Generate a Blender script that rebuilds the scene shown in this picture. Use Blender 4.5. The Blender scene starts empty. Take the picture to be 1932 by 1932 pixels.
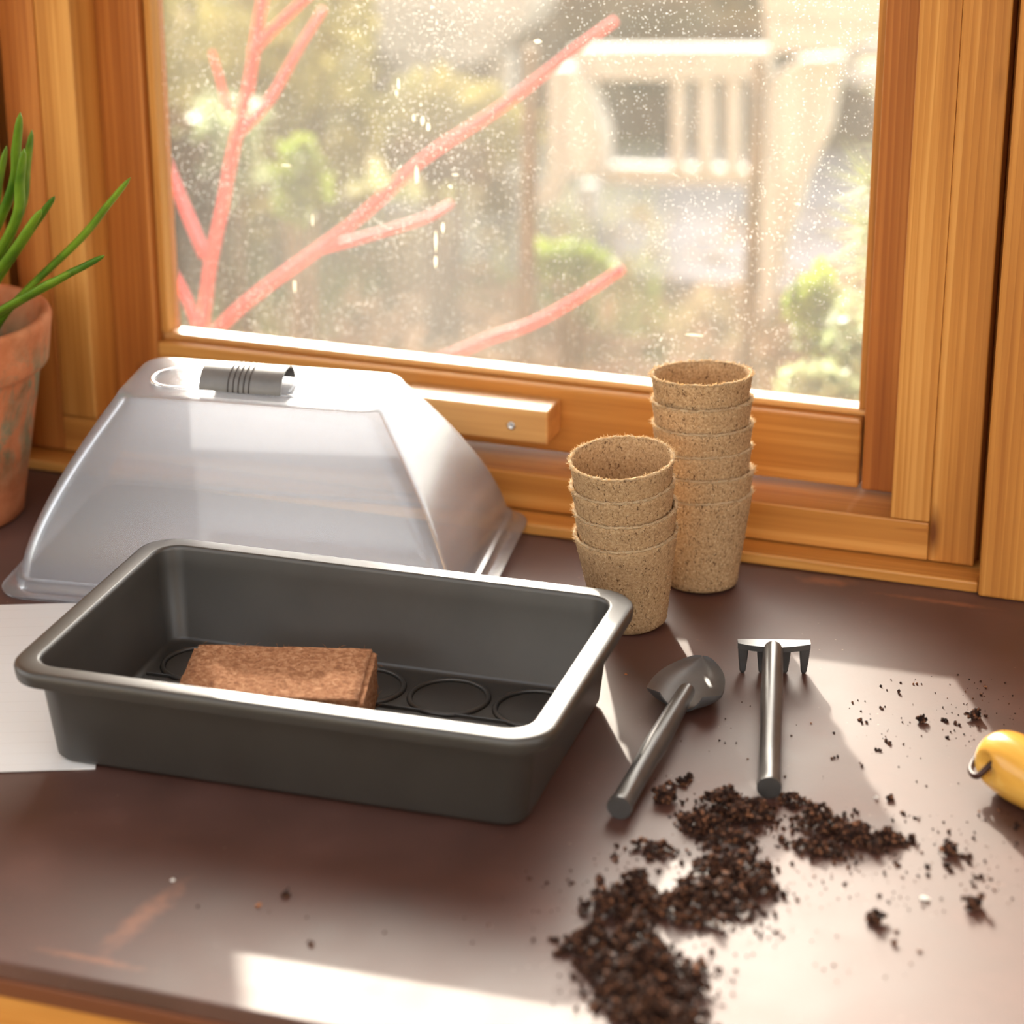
import bpy, bmesh, math, random
import numpy as np
from math import sin, cos, pi, radians, tan, sqrt, hypot, atan2
from mathutils import Vector, Matrix, noise

scn = bpy.context.scene
col = scn.collection
RNG = random.Random(7)

# ------------------------------------------------------------------ camera
CAM_H = 0.8067
FPX = 4800.0
RT = Vector((0.9443, 0.3290, -0.0026)); UP = Vector((-0.1217, 0.3566, 0.9263)); BK = Vector((0.3057, -0.8744, 0.3768))
cam_data = bpy.data.cameras.new('camera')
cam_data.sensor_width = 36.0
cam_data.lens = FPX / 1932 * 36.0
cam_data.clip_start = 0.05
cam_data.clip_end = 200
cam_data.dof.use_dof = True
cam_data.dof.focus_distance = 1.86
cam_data.dof.aperture_fstop = 4.2
cam = bpy.data.objects.new('camera', cam_data)
col.objects.link(cam)
m = Matrix((RT, UP, BK)).transposed().to_4x4()
m.translation = (0, 0, CAM_H)
cam.matrix_world = m
scn.camera = cam

# ------------------------------------------------------------------ world, sun, exposure
SUN_AZ, SUN_EL = radians(28.0), radians(22.3)          # azimuth measured left of the window's normal
world = bpy.data.worlds.new('world'); scn.world = world
world.use_nodes = True
wn = world.node_tree.nodes; wl = world.node_tree.links
bg = wn['Background']
sky = wn.new('ShaderNodeTexSky')
sky.sky_type = 'NISHITA'
sky.sun_disc = False
sky.sun_elevation = SUN_EL
sky.sun_rotation = -SUN_AZ
sky.air_density = 1.0; sky.dust_density = 3.6; sky.ozone_density = 0.6
hsv = wn.new('ShaderNodeHueSaturation'); hsv.inputs['Saturation'].default_value = 0.30
wbal = wn.new('ShaderNodeMix'); wbal.data_type = 'RGBA'; wbal.blend_type = 'MULTIPLY'   # camera white balance set for daylight
wbal.inputs[0].default_value = 1.0; wbal.inputs[7].default_value = (1.0, 0.955, 0.89, 1)
wl.new(sky.outputs[0], hsv.inputs['Color']); wl.new(hsv.outputs[0], wbal.inputs[6]); wl.new(wbal.outputs[2], bg.inputs[0])
bg.inputs[1].default_value = 0.95

sun_data = bpy.data.lights.new('sun', 'SUN')
sun_data.energy = 7.5
sun_data.color = (1.0, 0.90, 0.76)
sun_data.angle = radians(0.9)
sun = bpy.data.objects.new('sun', sun_data); col.objects.link(sun)
sdir = Vector((sin(SUN_AZ) * cos(SUN_EL), -cos(SUN_AZ) * cos(SUN_EL), -sin(SUN_EL)))   # travel direction
sun.rotation_euler = sdir.to_track_quat('-Z', 'Y').to_euler()
sun.location = (-3, 6, 4)

scn.view_settings.view_transform = 'Standard'
scn.view_settings.look = 'None'
scn.view_settings.exposure = 0.0
scn.view_settings.gamma = 1.0
scn.view_settings.use_curve_mapping = False
scn.cycles.max_bounces = 9
scn.cycles.transparent_max_bounces = 20
scn.cycles.diffuse_bounces = 4
scn.cycles.sample_clamp_indirect = 6.0
scn.cycles.caustics_reflective = False
scn.cycles.use_adaptive_sampling = True
scn.cycles.adaptive_threshold = 0.02

# ------------------------------------------------------------------ helpers
def at(px, py, Y):
    """Point on the plane y = Y (metres) met by the sight line of a photo pixel; used to survey the garden's layout."""
    d = RT * (px - 966) + UP * (966 - py) - BK * FPX
    return Vector((0, 0, CAM_H)) + d * (Y / d.y)
def atz(px, py, z):
    d = RT * (px - 966) + UP * (966 - py) - BK * FPX
    return Vector((0, 0, CAM_H)) + d * ((z - CAM_H) / d.z)

def tag(o, label=None, cat=None, group=None, kind=None):
    if label: o['label'] = label
    if cat: o['category'] = cat
    if group: o['group'] = group
    if kind: o['kind'] = kind
    return o

def empty(name, loc=(0, 0, 0), rot=(0, 0, 0), parent=None):
    o = bpy.data.objects.new(name, None); col.objects.link(o)
    o.location = loc; o.rotation_euler = rot; o.parent = parent
    o.empty_display_size = 0.02
    return o

def link(name, me, mat, parent=None, loc=(0, 0, 0), rot=(0, 0, 0), smooth=False):
    if mat is not None and not me.materials: me.materials.append(mat)
    if smooth: me.polygons.foreach_set('use_smooth', [True] * len(me.polygons))
    o = bpy.data.objects.new(name, me); col.objects.link(o)
    o.parent = parent; o.location = loc; o.rotation_euler = rot
    return o

def pydata(verts, faces):
    me = bpy.data.meshes.new('mesh')
    me.from_pydata([tuple(v) for v in verts], [], [tuple(f) for f in faces]); me.update()
    return me

def box_mesh(sx, sy, sz, bev=0.0, seg=2):
    bm = bmesh.new()
    bmesh.ops.create_cube(bm, size=1.0)
    bmesh.ops.scale(bm, vec=(sx, sy, sz), verts=bm.verts)
    if bev > 0:
        bmesh.ops.bevel(bm, geom=list(bm.edges), offset=bev, segments=seg, profile=0.5, affect='EDGES')
    me = bpy.data.meshes.new('mesh'); bm.to_mesh(me); bm.free()
    return me

def box(name, x, y, z, mat, parent=None, bev=0.0, off=(0, 0, 0)):
    """box by min/max pairs in world (or parent) coordinates"""
    me = box_mesh(x[1] - x[0], y[1] - y[0], z[1] - z[0], bev)
    return link(name, me, mat, parent, ((x[0] + x[1]) / 2 - off[0], (y[0] + y[1]) / 2 - off[1], (z[0] + z[1]) / 2 - off[2]))

def lathe_mesh(prof, n=64, jitter=None):
    vs, fs = [], []
    for k, (r, z) in enumerate(prof):
        for i in range(n):
            a = 2 * pi * i / n
            rr, zz = (r, z) if jitter is None else jitter(k, a, r, z)
            vs.append((rr * cos(a), rr * sin(a), zz))
    for k in range(len(prof) - 1):
        for i in range(n):
            j = (i + 1) % n
            fs.append((k * n + i, k * n + j, (k + 1) * n + j, (k + 1) * n + i))
    c0 = len(vs); vs.append((0, 0, prof[0][1])); c1 = len(vs); vs.append((0, 0, prof[-1][1]))
    for i in range(n):
        j = (i + 1) % n
        fs.append((c0, j, i)); fs.append((c1, (len(prof) - 1) * n + i, (len(prof) - 1) * n + j))
    return pydata(vs, fs)

def tube_mesh(pts, radii, n=10, flat=1.0, capped=True):
    pts = [Vector(p) for p in pts]
    vs, fs = [], []
    up = Vector((0, 0, 1))
    prev = None
    for k, p in enumerate(pts):
        t = (pts[min(k + 1, len(pts) - 1)] - pts[max(k - 1, 0)]).normalized()
        if prev is None:
            ref = up if abs(t.dot(up)) < 0.95 else Vector((1, 0, 0))
            a = t.cross(ref).normalized()
        else:
            a = (prev - t * prev.dot(t)).normalized()
        prev = a
        b = t.cross(a)
        r = radii[k] if isinstance(radii, (list, tuple)) else radii
        for i in range(n):
            th = 2 * pi * i / n
            vs.append(p + a * (r * cos(th)) + b * (r * flat * sin(th)))
    for k in range(len(pts) - 1):
        for i in range(n):
            j = (i + 1) % n
            fs.append((k * n + i, k * n + j, (k + 1) * n + j, (k + 1) * n + i))
    if capped:
        fs.append(tuple(range(n - 1, -1, -1))); L = (len(pts) - 1) * n
        fs.append(tuple(range(L, L + n)))
    return pydata(vs, fs)

def spline(pts, n=12):
    """Catmull-Rom through points"""
    P = [Vector(p) for p in pts]
    P = [P[0] * 2 - P[1]] + P + [P[-1] * 2 - P[-2]]
    out = []
    for i in range(1, len(P) - 2):
        for k in range(n):
            t = k / n
            a, b, c, d = P[i - 1], P[i], P[i + 1], P[i + 2]
            out.append(0.5 * ((2 * b) + (c - a) * t + (2 * a - 5 * b + 4 * c - d) * t * t + (3 * b - a - 3 * c + d) * t ** 3))
    out.append(P[-2])
    return out

def rrect(hx, hy, r, n=8):
    r = min(r, hx, hy); pts = []
    for cx, cy, a0 in ((hx - r, hy - r, 0), (-hx + r, hy - r, pi / 2), (-hx + r, -hy + r, pi), (hx - r, -hy + r, 1.5 * pi)):
        for i in range(n + 1):
            a = a0 + pi / 2 * i / n
            pts.append((cx + r * cos(a), cy + r * sin(a)))
    return pts

def loft_mesh(sections, n=8, cap0=True, cap1=True):
    """sections: (hx, hy, r, z)"""
    vs, fs = [], []
    N = 4 * (n + 1)
    for hx, hy, r, z in sections:
        vs += [(x, y, z) for x, y in rrect(hx, hy, r, n)]
    for k in range(len(sections) - 1):
        for i in range(N):
            j = (i + 1) % N
            fs.append((k * N + i, k * N + j, (k + 1) * N + j, (k + 1) * N + i))
    if cap0: fs.append(tuple(range(N - 1, -1, -1)))
    if cap1: fs.append(tuple(range((len(sections) - 1) * N, len(sections) * N)))
    return pydata(vs, fs)

def autosmooth(o, ang=40):
    me = o.data
    me.polygons.foreach_set('use_smooth', [True] * len(me.polygons))
    try:
        me.set_sharp_from_angle(angle=radians(ang))
    except Exception:
        pass
    return o

# ------------------------------------------------------------------ materials
def new_mat(name):
    mt = bpy.data.materials.new(name); mt.use_nodes = True
    nt = mt.node_tree; b = nt.nodes['Principled BSDF']
    return mt, nt, b
def N(nt, typ, **kw):
    n = nt.nodes.new(typ)
    for k, v in kw.items():
        if k in n.inputs: n.inputs[k].default_value = v
        else: setattr(n, k, v)
    return n
def ramp(nt, stops):
    r = nt.nodes.new('ShaderNodeValToRGB'); e = r.color_ramp.elements
    while len(e) < len(stops): e.new(0.5)
    for i, (p, c) in enumerate(stops):
        e[i].position = p; e[i].color = (*c, 1) if len(c) == 3 else c
    return r
def bump(nt, b, height, strength=0.2, dist=0.002):
    bp = N(nt, 'ShaderNodeBump'); bp.inputs['Strength'].default_value = strength; bp.inputs['Distance'].default_value = dist
    nt.links.new(height, bp.inputs['Height']); nt.links.new(bp.outputs[0], b.inputs['Normal'])
    return bp

def coords(nt, rand=True, scale=(1, 1, 1)):
    tc = nt.nodes.new('ShaderNodeTexCoord')
    out = tc.outputs['Object']
    if rand:
        oi = nt.nodes.new('ShaderNodeObjectInfo')
        mu = N(nt, 'ShaderNodeMath', operation='MULTIPLY'); mu.inputs[1].default_value = 7.3
        nt.links.new(oi.outputs['Random'], mu.inputs[0])
        va = N(nt, 'ShaderNodeVectorMath', operation='ADD')
        nt.links.new(out, va.inputs[0]); nt.links.new(mu.outputs[0], va.inputs[1])
        out = va.outputs[0]
    mp = nt.nodes.new('ShaderNodeMapping'); mp.inputs['Scale'].default_value = scale
    nt.links.new(out, mp.inputs['Vector'])
    return mp.outputs[0]

def wood(name, axis, dark, mid, light, rough=0.42, grain=1.0):
    mt, nt, b = new_mat(name)
    sc = [34, 34, 34]; sc['xyz'.index(axis)] = 1.1
    v = coords(nt, True, sc)
    n1 = N(nt, 'ShaderNodeTexNoise', Scale=1.0, Detail=5.0, Roughness=0.55, Distortion=0.3)
    nt.links.new(v, n1.inputs['Vector'])
    sc2 = [150, 150, 150]; sc2['xyz'.index(axis)] = 3.0
    v2 = coords(nt, True, sc2)
    n2 = N(nt, 'ShaderNodeTexNoise', Scale=1.0, Detail=3.0, Roughness=0.6)
    nt.links.new(v2, n2.inputs['Vector'])
    wv = N(nt, 'ShaderNodeTexWave', Scale=0.95, Distortion=7.0, Detail=3.0)
    wv.wave_profile = 'SAW'
    wv.bands_direction = {'x': 'Y', 'y': 'Z', 'z': 'X'}[axis]
    wv.inputs['Detail Scale'].default_value = 0.6
    v3 = coords(nt, True, [{'x': 2.2, 'y': 2.2, 'z': 2.2}[axis] if a == axis else 60 for a in 'xyz'])
    nt.links.new(v3, wv.inputs['Vector'])
    mx = N(nt, 'ShaderNodeMath', operation='MULTIPLY_ADD'); mx.inputs[1].default_value = 0.55 * grain
    nt.links.new(n2.outputs[0], mx.inputs[0]); nt.links.new(n1.outputs[0], mx.inputs[2])
    mx2 = N(nt, 'ShaderNodeMath', operation='MULTIPLY_ADD'); mx2.inputs[1].default_value = 0.15 * grain
    nt.links.new(wv.outputs['Fac'], mx2.inputs[0]); nt.links.new(mx.outputs[0], mx2.inputs[2])
    r = ramp(nt, [(0.58, dark), (0.86, mid), (1.0, light)])
    nt.links.new(mx2.outputs[0], r.inputs[0])
    # sparse knots
    vo = N(nt, 'ShaderNodeTexVoronoi', Scale=1.0)
    v4 = coords(nt, True, [5 if a == axis else 17 for a in 'xyz'])
    nt.links.new(v4, vo.inputs['Vector'])
    kr = ramp(nt, [(0.03, (0, 0, 0)), (0.13, (1, 1, 1))])
    nt.links.new(vo.outputs['Distance'], kr.inputs[0])
    km = N(nt, 'ShaderNodeMix', data_type='RGBA')
    nt.links.new(kr.outputs[0], km.inputs[0]); km.inputs[6].default_value = (dark[0] * 0.45, dark[1] * 0.38, dark[2] * 0.35, 1)
    nt.links.new(r.outputs[0], km.inputs[7])
    nt.links.new(km.outputs[2], b.inputs['Base Color'])
    b.inputs['Roughness'].default_value = rough
    b.inputs['Specular IOR Level'].default_value = 0.4
    bump(nt, b, mx2.outputs[0], 0.25, 0.0012)
    return mt

PD, PM, PL = (0.38, 0.135, 0.024), (0.55, 0.230, 0.046), (0.67, 0.32, 0.080)
M = {}
for ax in 'xyz':
    M['pine_' + ax] = wood('varnished_pine_' + ax, ax, PD, PM, PL)
    M['pine_dark_' + ax] = wood('red_pine_' + ax, ax, (0.29, 0.080, 0.014), (0.43, 0.140, 0.026), (0.54, 0.20, 0.042))
    M['pine_pale_' + ax] = wood('pale_pine_' + ax, ax, (0.52, 0.24, 0.075), (0.68, 0.36, 0.12), (0.78, 0.46, 0.18), grain=0.7)
    M['grey_wood_' + ax] = wood('weathered_wood_' + ax, ax, (0.28, 0.27, 0.245), (0.40, 0.39, 0.36), (0.50, 0.49, 0.46), rough=0.8)

def plain(name, c, rough=0.5, spec=0.5, metal=0.0, nscale=None, namp=0.15, bumpv=0.0, bscale=200.0):
    mt, nt, b = new_mat(name)
    b.inputs['Base Color'].default_value = (*c, 1); b.inputs['Roughness'].default_value = rough
    b.inputs['Specular IOR Level'].default_value = spec; b.inputs['Metallic'].default_value = metal
    if nscale:
        v = coords(nt, True)
        n = N(nt, 'ShaderNodeTexNoise', Scale=nscale, Detail=4.0); nt.links.new(v, n.inputs['Vector'])
        r = ramp(nt, [(0.3, tuple(x * (1 - namp) for x in c)), (0.7, tuple(min(1, x * (1 + namp)) for x in c))])
        nt.links.new(n.outputs[0], r.inputs[0]); nt.links.new(r.outputs[0], b.inputs['Base Color'])
    if bumpv:
        v = coords(nt, True)
        n = N(nt, 'ShaderNodeTexNoise', Scale=bscale, Detail=3.0); nt.links.new(v, n.inputs['Vector'])
        bump(nt, b, n.outputs[0], bumpv, 0.001)
    return mt

def plastic_grey():
    mt, nt, b = new_mat('charcoal_plastic')
    v = coords(nt, False)
    n = N(nt, 'ShaderNodeTexNoise', Scale=900.0, Detail=2.0); nt.links.new(v, n.inputs['Vector'])
    n2 = N(nt, 'ShaderNodeTexNoise', Scale=22.0, Detail=5.0); nt.links.new(v, n2.inputs['Vector'])
    r = ramp(nt, [(0.3, (0.032, 0.028, 0.023)), (0.7, (0.043, 0.038, 0.032))]); nt.links.new(n2.outputs[0], r.inputs[0])
    nt.links.new(r.outputs[0], b.inputs['Base Color'])
    b.inputs['Roughness'].default_value = 0.43; b.inputs['Specular IOR Level'].default_value = 0.85
    bump(nt, b, n.outputs[0], 0.06, 0.0005)
    return mt
M['plastic'] = plastic_grey()
M['blade'] = plain('skylit_blade_plastic', (0.085, 0.082, 0.08), 0.45, 0.8, nscale=60, namp=0.15, bumpv=0.05, bscale=500)  # tool plastic lightened to mimic sky reflected in the scoop
M['tool'] = plain('grey_tool_plastic', (0.062, 0.058, 0.055), 0.32, 0.5, nscale=60, namp=0.2, bumpv=0.05, bscale=500)

def table_mat():
    mt, nt, b = new_mat('brown_faced_plywood')
    v = coords(nt, False)
    n1 = N(nt, 'ShaderNodeTexNoise', Scale=9.0, Detail=8.0, Roughness=0.62); nt.links.new(v, n1.inputs['Vector'])
    base = ramp(nt, [(0.25, (0.052, 0.0175, 0.011)), (0.55, (0.084, 0.030, 0.020)), (0.85, (0.145, 0.060, 0.043))])
    nt.links.new(n1.outputs[0], base.inputs[0])
    # worn-through scuffs that show the orange plywood
    vs = coords(nt, False, (9, 26, 1))
    n2 = N(nt, 'ShaderNodeTexNoise', Scale=1.6, Detail=9.0, Roughness=0.72, Distortion=0.6); nt.links.new(vs, n2.inputs['Vector'])
    sc = ramp(nt, [(0.655, (0, 0, 0)), (0.74, (1, 1, 1))]); nt.links.new(n2.outputs[0], sc.inputs[0])
    sm = N(nt, 'ShaderNodeMath', operation='MULTIPLY'); sm.inputs[1].default_value = 0.55
    nt.links.new(sc.outputs[0], sm.inputs[0])
    # two larger worn patches with a shape of their own
    fac = sm.outputs[0]
    for cx, cy, rx, ry, rot in ((-0.652, 1.172, 0.012, 0.062, -0.12), (-0.372, 1.802, 0.030, 0.012, 0.1), (-0.28, 1.792, 0.06, 0.006, 0.0), (-0.66, 1.120, 0.05, 0.006, 0.0)):
        mp = N(nt, 'ShaderNodeMapping', vector_type='TEXTURE')
        mp.inputs['Location'].default_value = (cx + 0.45, cy - 1.47, 0); mp.inputs['Rotation'].default_value = (0, 0, rot)
        mp.inputs['Scale'].default_value = (rx, ry, 1.0)
        tc = nt.nodes.new('ShaderNodeTexCoord'); nt.links.new(tc.outputs['Object'], mp.inputs['Vector'])
        sep = N(nt, 'ShaderNodeSeparateXYZ'); nt.links.new(mp.outputs[0], sep.inputs[0])
        cmb = N(nt, 'ShaderNodeCombineXYZ'); nt.links.new(sep.outputs[0], cmb.inputs[0]); nt.links.new(sep.outputs[1], cmb.inputs[1])
        ln = N(nt, 'ShaderNodeVectorMath', operation='LENGTH'); nt.links.new(cmb.outputs[0], ln.inputs[0])
        nn = N(nt, 'ShaderNodeTexNoise', Scale=120.0, Detail=5.0); nt.links.new(tc.outputs['Object'], nn.inputs['Vector'])
        ad = N(nt, 'ShaderNodeMath', operation='ADD'); nt.links.new(ln.outputs['Value'], ad.inputs[0]); nt.links.new(nn.outputs[0], ad.inputs[1])
        rp = ramp(nt, [(0.48, (1, 1, 1)), (1.0, (0, 0, 0))])
        hv = N(nt, 'ShaderNodeMath', operation='MULTIPLY'); hv.inputs[1].default_value = 0.72
        nt.links.new(ad.outputs[0], hv.inputs[0]); nt.links.new(hv.outputs[0], rp.inputs[0])
        mxx = N(nt, 'ShaderNodeMath', operation='MULTIPLY_ADD'); mxx.inputs[1].default_value = 0.5
        nt.links.new(rp.outputs[0], mxx.inputs[0]); nt.links.new(fac, mxx.inputs[2]); mxx.use_clamp = True
        fac = mxx.outputs[0]
    mix = N(nt, 'ShaderNodeMix', data_type='RGBA')
    nt.links.new(fac, mix.inputs[0]); nt.links.new(base.outputs[0], mix.inputs[6]); mix.inputs[7].default_value = (0.34, 0.12, 0.05, 1)
    # pale dust specks
    vo = N(nt, 'ShaderNodeTexVoronoi', Scale=110.0); nt.links.new(v, vo.inputs['Vector'])
    dr = ramp(nt, [(0.05, (1, 1, 1)), (0.09, (0, 0, 0))]); nt.links.new(vo.outputs['Distance'], dr.inputs[0])
    nz = N(nt, 'ShaderNodeTexNoise', Scale=14.0, Detail=3.0); nt.links.new(v, nz.inputs['Vector'])
    nr = ramp(nt, [(0.52, (0, 0, 0)), (0.62, (1, 1, 1))]); nt.links.new(nz.outputs[0], nr.inputs[0])
    mm = N(nt, 'ShaderNodeMath', operation='MULTIPLY'); nt.links.new(dr.outputs[0], mm.inputs[0]); nt.links.new(nr.outputs[0], mm.inputs[1])
    m3 = N(nt, 'ShaderNodeMath', operation='MULTIPLY'); m3.inputs[1].default_value = 0.5; nt.links.new(mm.outputs[0], m3.inputs[0])
    mix2 = N(nt, 'ShaderNodeMix', data_type='RGBA')
    nt.links.new(m3.outputs[0], mix2.inputs[0]); nt.links.new(mix.outputs[2], mix2.inputs[6]); mix2.inputs[7].default_value = (0.40, 0.26, 0.18, 1)
    nt.links.new(mix2.outputs[2], b.inputs['Base Color'])
    rr = ramp(nt, [(0.3, (0.52,) * 3), (0.75, (0.64,) * 3)]); nt.links.new(n1.outputs[0], rr.inputs[0])
    nt.links.new(rr.outputs[0], b.inputs['Roughness'])
    b.inputs['Specular IOR Level'].default_value = 0.9
    nb = N(nt, 'ShaderNodeTexNoise', Scale=420.0, Detail=3.0); nt.links.new(v, nb.inputs['Vector'])
    bump(nt, b, nb.outputs[0], 0.08, 0.0006)
    return mt
M['table'] = table_mat()
M['table_edge'] = wood('worn_plywood_edge', 'x', (0.10, 0.030, 0.012), (0.17, 0.055, 0.022), (0.26, 0.095, 0.04), rough=0.5)

def peat_mat():
    mt, nt, b = new_mat('peat_fibre')
    v = coords(nt, True)
    n1 = N(nt, 'ShaderNodeTexNoise', Scale=520.0, Detail=6.0, Roughness=0.7); nt.links.new(v, n1.inputs['Vector'])
    vq = coords(nt, True, (1, 1, 0.55))
    n2 = N(nt, 'ShaderNodeTexNoise', Scale=520.0, Detail=3.0, Roughness=0.6, Distortion=1.2); nt.links.new(vq, n2.inputs['Vector'])
    base = ramp(nt, [(0.28, (0.26, 0.15, 0.068)), (0.5, (0.47, 0.30, 0.155)), (0.75, (0.66, 0.48, 0.28))]); nt.links.new(n1.outputs[0], base.inputs[0])
    dk = ramp(nt, [(0.34, (1, 1, 1)), (0.43, (0, 0, 0))]); nt.links.new(n2.outputs[0], dk.inputs[0])
    mf = N(nt, 'ShaderNodeMath', operation='MULTIPLY'); mf.inputs[1].default_value = 0.85; nt.links.new(dk.outputs[0], mf.inputs[0])
    mix = N(nt, 'ShaderNodeMix', data_type='RGBA')
    nt.links.new(mf.outputs[0], mix.inputs[0]); nt.links.new(base.outputs[0], mix.inputs[6]); mix.inputs[7].default_value = (0.075, 0.03, 0.012, 1)
    nt.links.new(mix.outputs[2], b.inputs['Base Color'])
    b.inputs['Roughness'].default_value = 0.95; b.inputs['Specular IOR Level'].default_value = 0.15
    bump(nt, b, n1.outputs[0], 0.7, 0.0016)
    return mt
M['peat'] = peat_mat()
def fibre_mat():
    mt, nt, b = new_mat('sunlit_pale_fibre')
    b.inputs['Base Color'].default_value = (0.76, 0.60, 0.38, 1); b.inputs['Roughness'].default_value = 0.9  # pale fibre colour, lightened further to show sun on the rims
    tr = N(nt, 'ShaderNodeBsdfTranslucent'); tr.inputs[0].default_value = (0.76, 0.60, 0.38, 1)
    mx = N(nt, 'ShaderNodeMixShader'); mx.inputs[0].default_value = 0.5
    out = nt.nodes['Material Output']
    nt.links.new(b.outputs[0], mx.inputs[1]); nt.links.new(tr.outputs[0], mx.inputs[2]); nt.links.new(mx.outputs[0], out.inputs[0])
    return mt
M['fibre'] = fibre_mat()

def coir_mat():
    mt, nt, b = new_mat('pressed_coir')
    v = coords(nt, False)
    n1 = N(nt, 'ShaderNodeTexNoise', Scale=230.0, Detail=7.0, Roughness=0.72, Distortion=0.8); nt.links.new(v, n1.inputs['Vector'])
    r = ramp(nt, [(0.28, (0.10, 0.036, 0.014)), (0.47, (0.27, 0.115, 0.05)), (0.62, (0.42, 0.22, 0.115)), (0.8, (0.60, 0.38, 0.24))]); nt.links.new(n1.outputs[0], r.inputs[0])
    nt.links.new(r.outputs[0], b.inputs['Base Color']); b.inputs['Roughness'].default_value = 0.95; b.inputs['Specular IOR Level'].default_value = 0.15
    bump(nt, b, n1.outputs[0], 0.8, 0.002)
    return mt
M['coir'] = coir_mat()
def soil_mat():
    mt, nt, b = new_mat('potting_soil')
    v = coords(nt, False)
    n1 = N(nt, 'ShaderNodeTexNoise', Scale=340.0, Detail=5.0); nt.links.new(v, n1.inputs['Vector'])
    r = ramp(nt, [(0.42, (0.013, 0.005, 0.003)), (0.56, (0.055, 0.021, 0.011)), (0.68, (0.33, 0.145, 0.072))]); nt.links.new(n1.outputs[0], r.inputs[0])  # wide ramp: bright stop imitates sunlit crumbs, dark stop their shade
    nt.links.new(r.outputs[0], b.inputs['Base Color']); b.inputs['Roughness'].default_value = 0.85; b.inputs['Specular IOR Level'].default_value = 0.25
    return mt
M['soil'] = soil_mat()

def terracotta():
    mt, nt, b = new_mat('mossy_terracotta')
    v = coords(nt, False)
    n1 = N(nt, 'ShaderNodeTexNoise', Scale=38.0, Detail=8.0, Roughness=0.65); nt.links.new(v, n1.inputs['Vector'])
    base = ramp(nt, [(0.3, (0.46, 0.135, 0.05)), (0.6, (0.62, 0.22, 0.095)), (0.85, (0.66, 0.31, 0.18))]); nt.links.new(n1.outputs[0], base.inputs[0])
    va = coords(nt, False, (1, 1, 0.6))
    n2 = N(nt, 'ShaderNodeTexNoise', Scale=30.0, Detail=9.0, Roughness=0.7, Distortion=0.7); nt.links.new(va, n2.inputs['Vector'])
    al = ramp(nt, [(0.42, (0, 0, 0)), (0.53, (1, 1, 1))]); nt.links.new(n2.outputs[0], al.inputs[0])
    tc = nt.nodes.new('ShaderNodeTexCoord'); sp = N(nt, 'ShaderNodeSeparateXYZ'); nt.links.new(tc.outputs['Object'], sp.inputs[0])
    zr = N(nt, 'ShaderNodeMapRange'); zr.inputs[1].default_value = 0.03; zr.inputs[2].default_value = 0.07; nt.links.new(sp.outputs[2], zr.inputs[0])
    zr2 = N(nt, 'ShaderNodeMapRange'); zr2.inputs[1].default_value = 0.165; zr2.inputs[2].default_value = 0.13; zr2.inputs[3].default_value = 0.15; nt.links.new(sp.outputs[2], zr2.inputs[0])
    m1 = N(nt, 'ShaderNodeMath', operation='MULTIPLY'); nt.links.new(zr.outputs[0], m1.inputs[0]); nt.links.new(zr2.outputs[0], m1.inputs[1])
    m2 = N(nt, 'ShaderNodeMath', operation='MULTIPLY'); nt.links.new(m1.outputs[0], m2.inputs[0]); nt.links.new(al.outputs[0], m2.inputs[1])
    alg = ramp(nt, [(0.3, (0.13, 0.115, 0.055)), (0.65, (0.33, 0.27, 0.16)), (0.85, (0.5, 0.46, 0.36))]); nt.links.new(n1.outputs[0], alg.inputs[0])
    mix = N(nt, 'ShaderNodeMix', data_type='RGBA'); nt.links.new(m2.outputs[0], mix.inputs[0]); nt.links.new(base.outputs[0], mix.inputs[6]); nt.links.new(alg.outputs[0], mix.inputs[7])
    nt.links.new(mix.outputs[2], b.inputs['Base Color']); b.inputs['Roughness'].default_value = 0.85; b.inputs['Specular IOR Level'].default_value = 0.25
    bump(nt, b, n2.outputs[0], 0.25, 0.002)
    return mt
M['terracotta'] = terracotta()

def leafy(name, c1, c2, trans=0.35, nscale=12.0, rough=0.45):
    mt, nt, b = new_mat(name)
    v = coords(nt, True)
    n1 = N(nt, 'ShaderNodeTexNoise', Scale=nscale, Detail=3.0); nt.links.new(v, n1.inputs['Vector'])
    r = ramp(nt, [(0.35, c1), (0.65, c2)]); nt.links.new(n1.outputs[0], r.inputs[0])
    nt.links.new(r.outputs[0], b.inputs['Base Color']); b.inputs['Roughness'].default_value = rough; b.inputs['Specular IOR Level'].default_value = 0.35 if rough < 0.6 else 0.08
    tr = N(nt, 'ShaderNodeBsdfTranslucent'); nt.links.new(r.outputs[0], tr.inputs[0])
    mx = N(nt, 'ShaderNodeMixShader'); mx.inputs[0].default_value = trans
    nt.links.new(b.outputs[0], mx.inputs[1]); nt.links.new(tr.outputs[0], mx.inputs[2]); nt.links.new(mx.outputs[0], nt.nodes['Material Output'].inputs[0])
    return mt
M['splash'] = leafy('dried_splash', (0.8, 0.76, 0.66), (0.9, 0.86, 0.76), 0.85, 50.0, 0.9)
M['leek'] = leafy('fleshy_green_leaf', (0.085, 0.21, 0.015), (0.25, 0.42, 0.03), 0.35, 30.0, 0.38)

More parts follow.
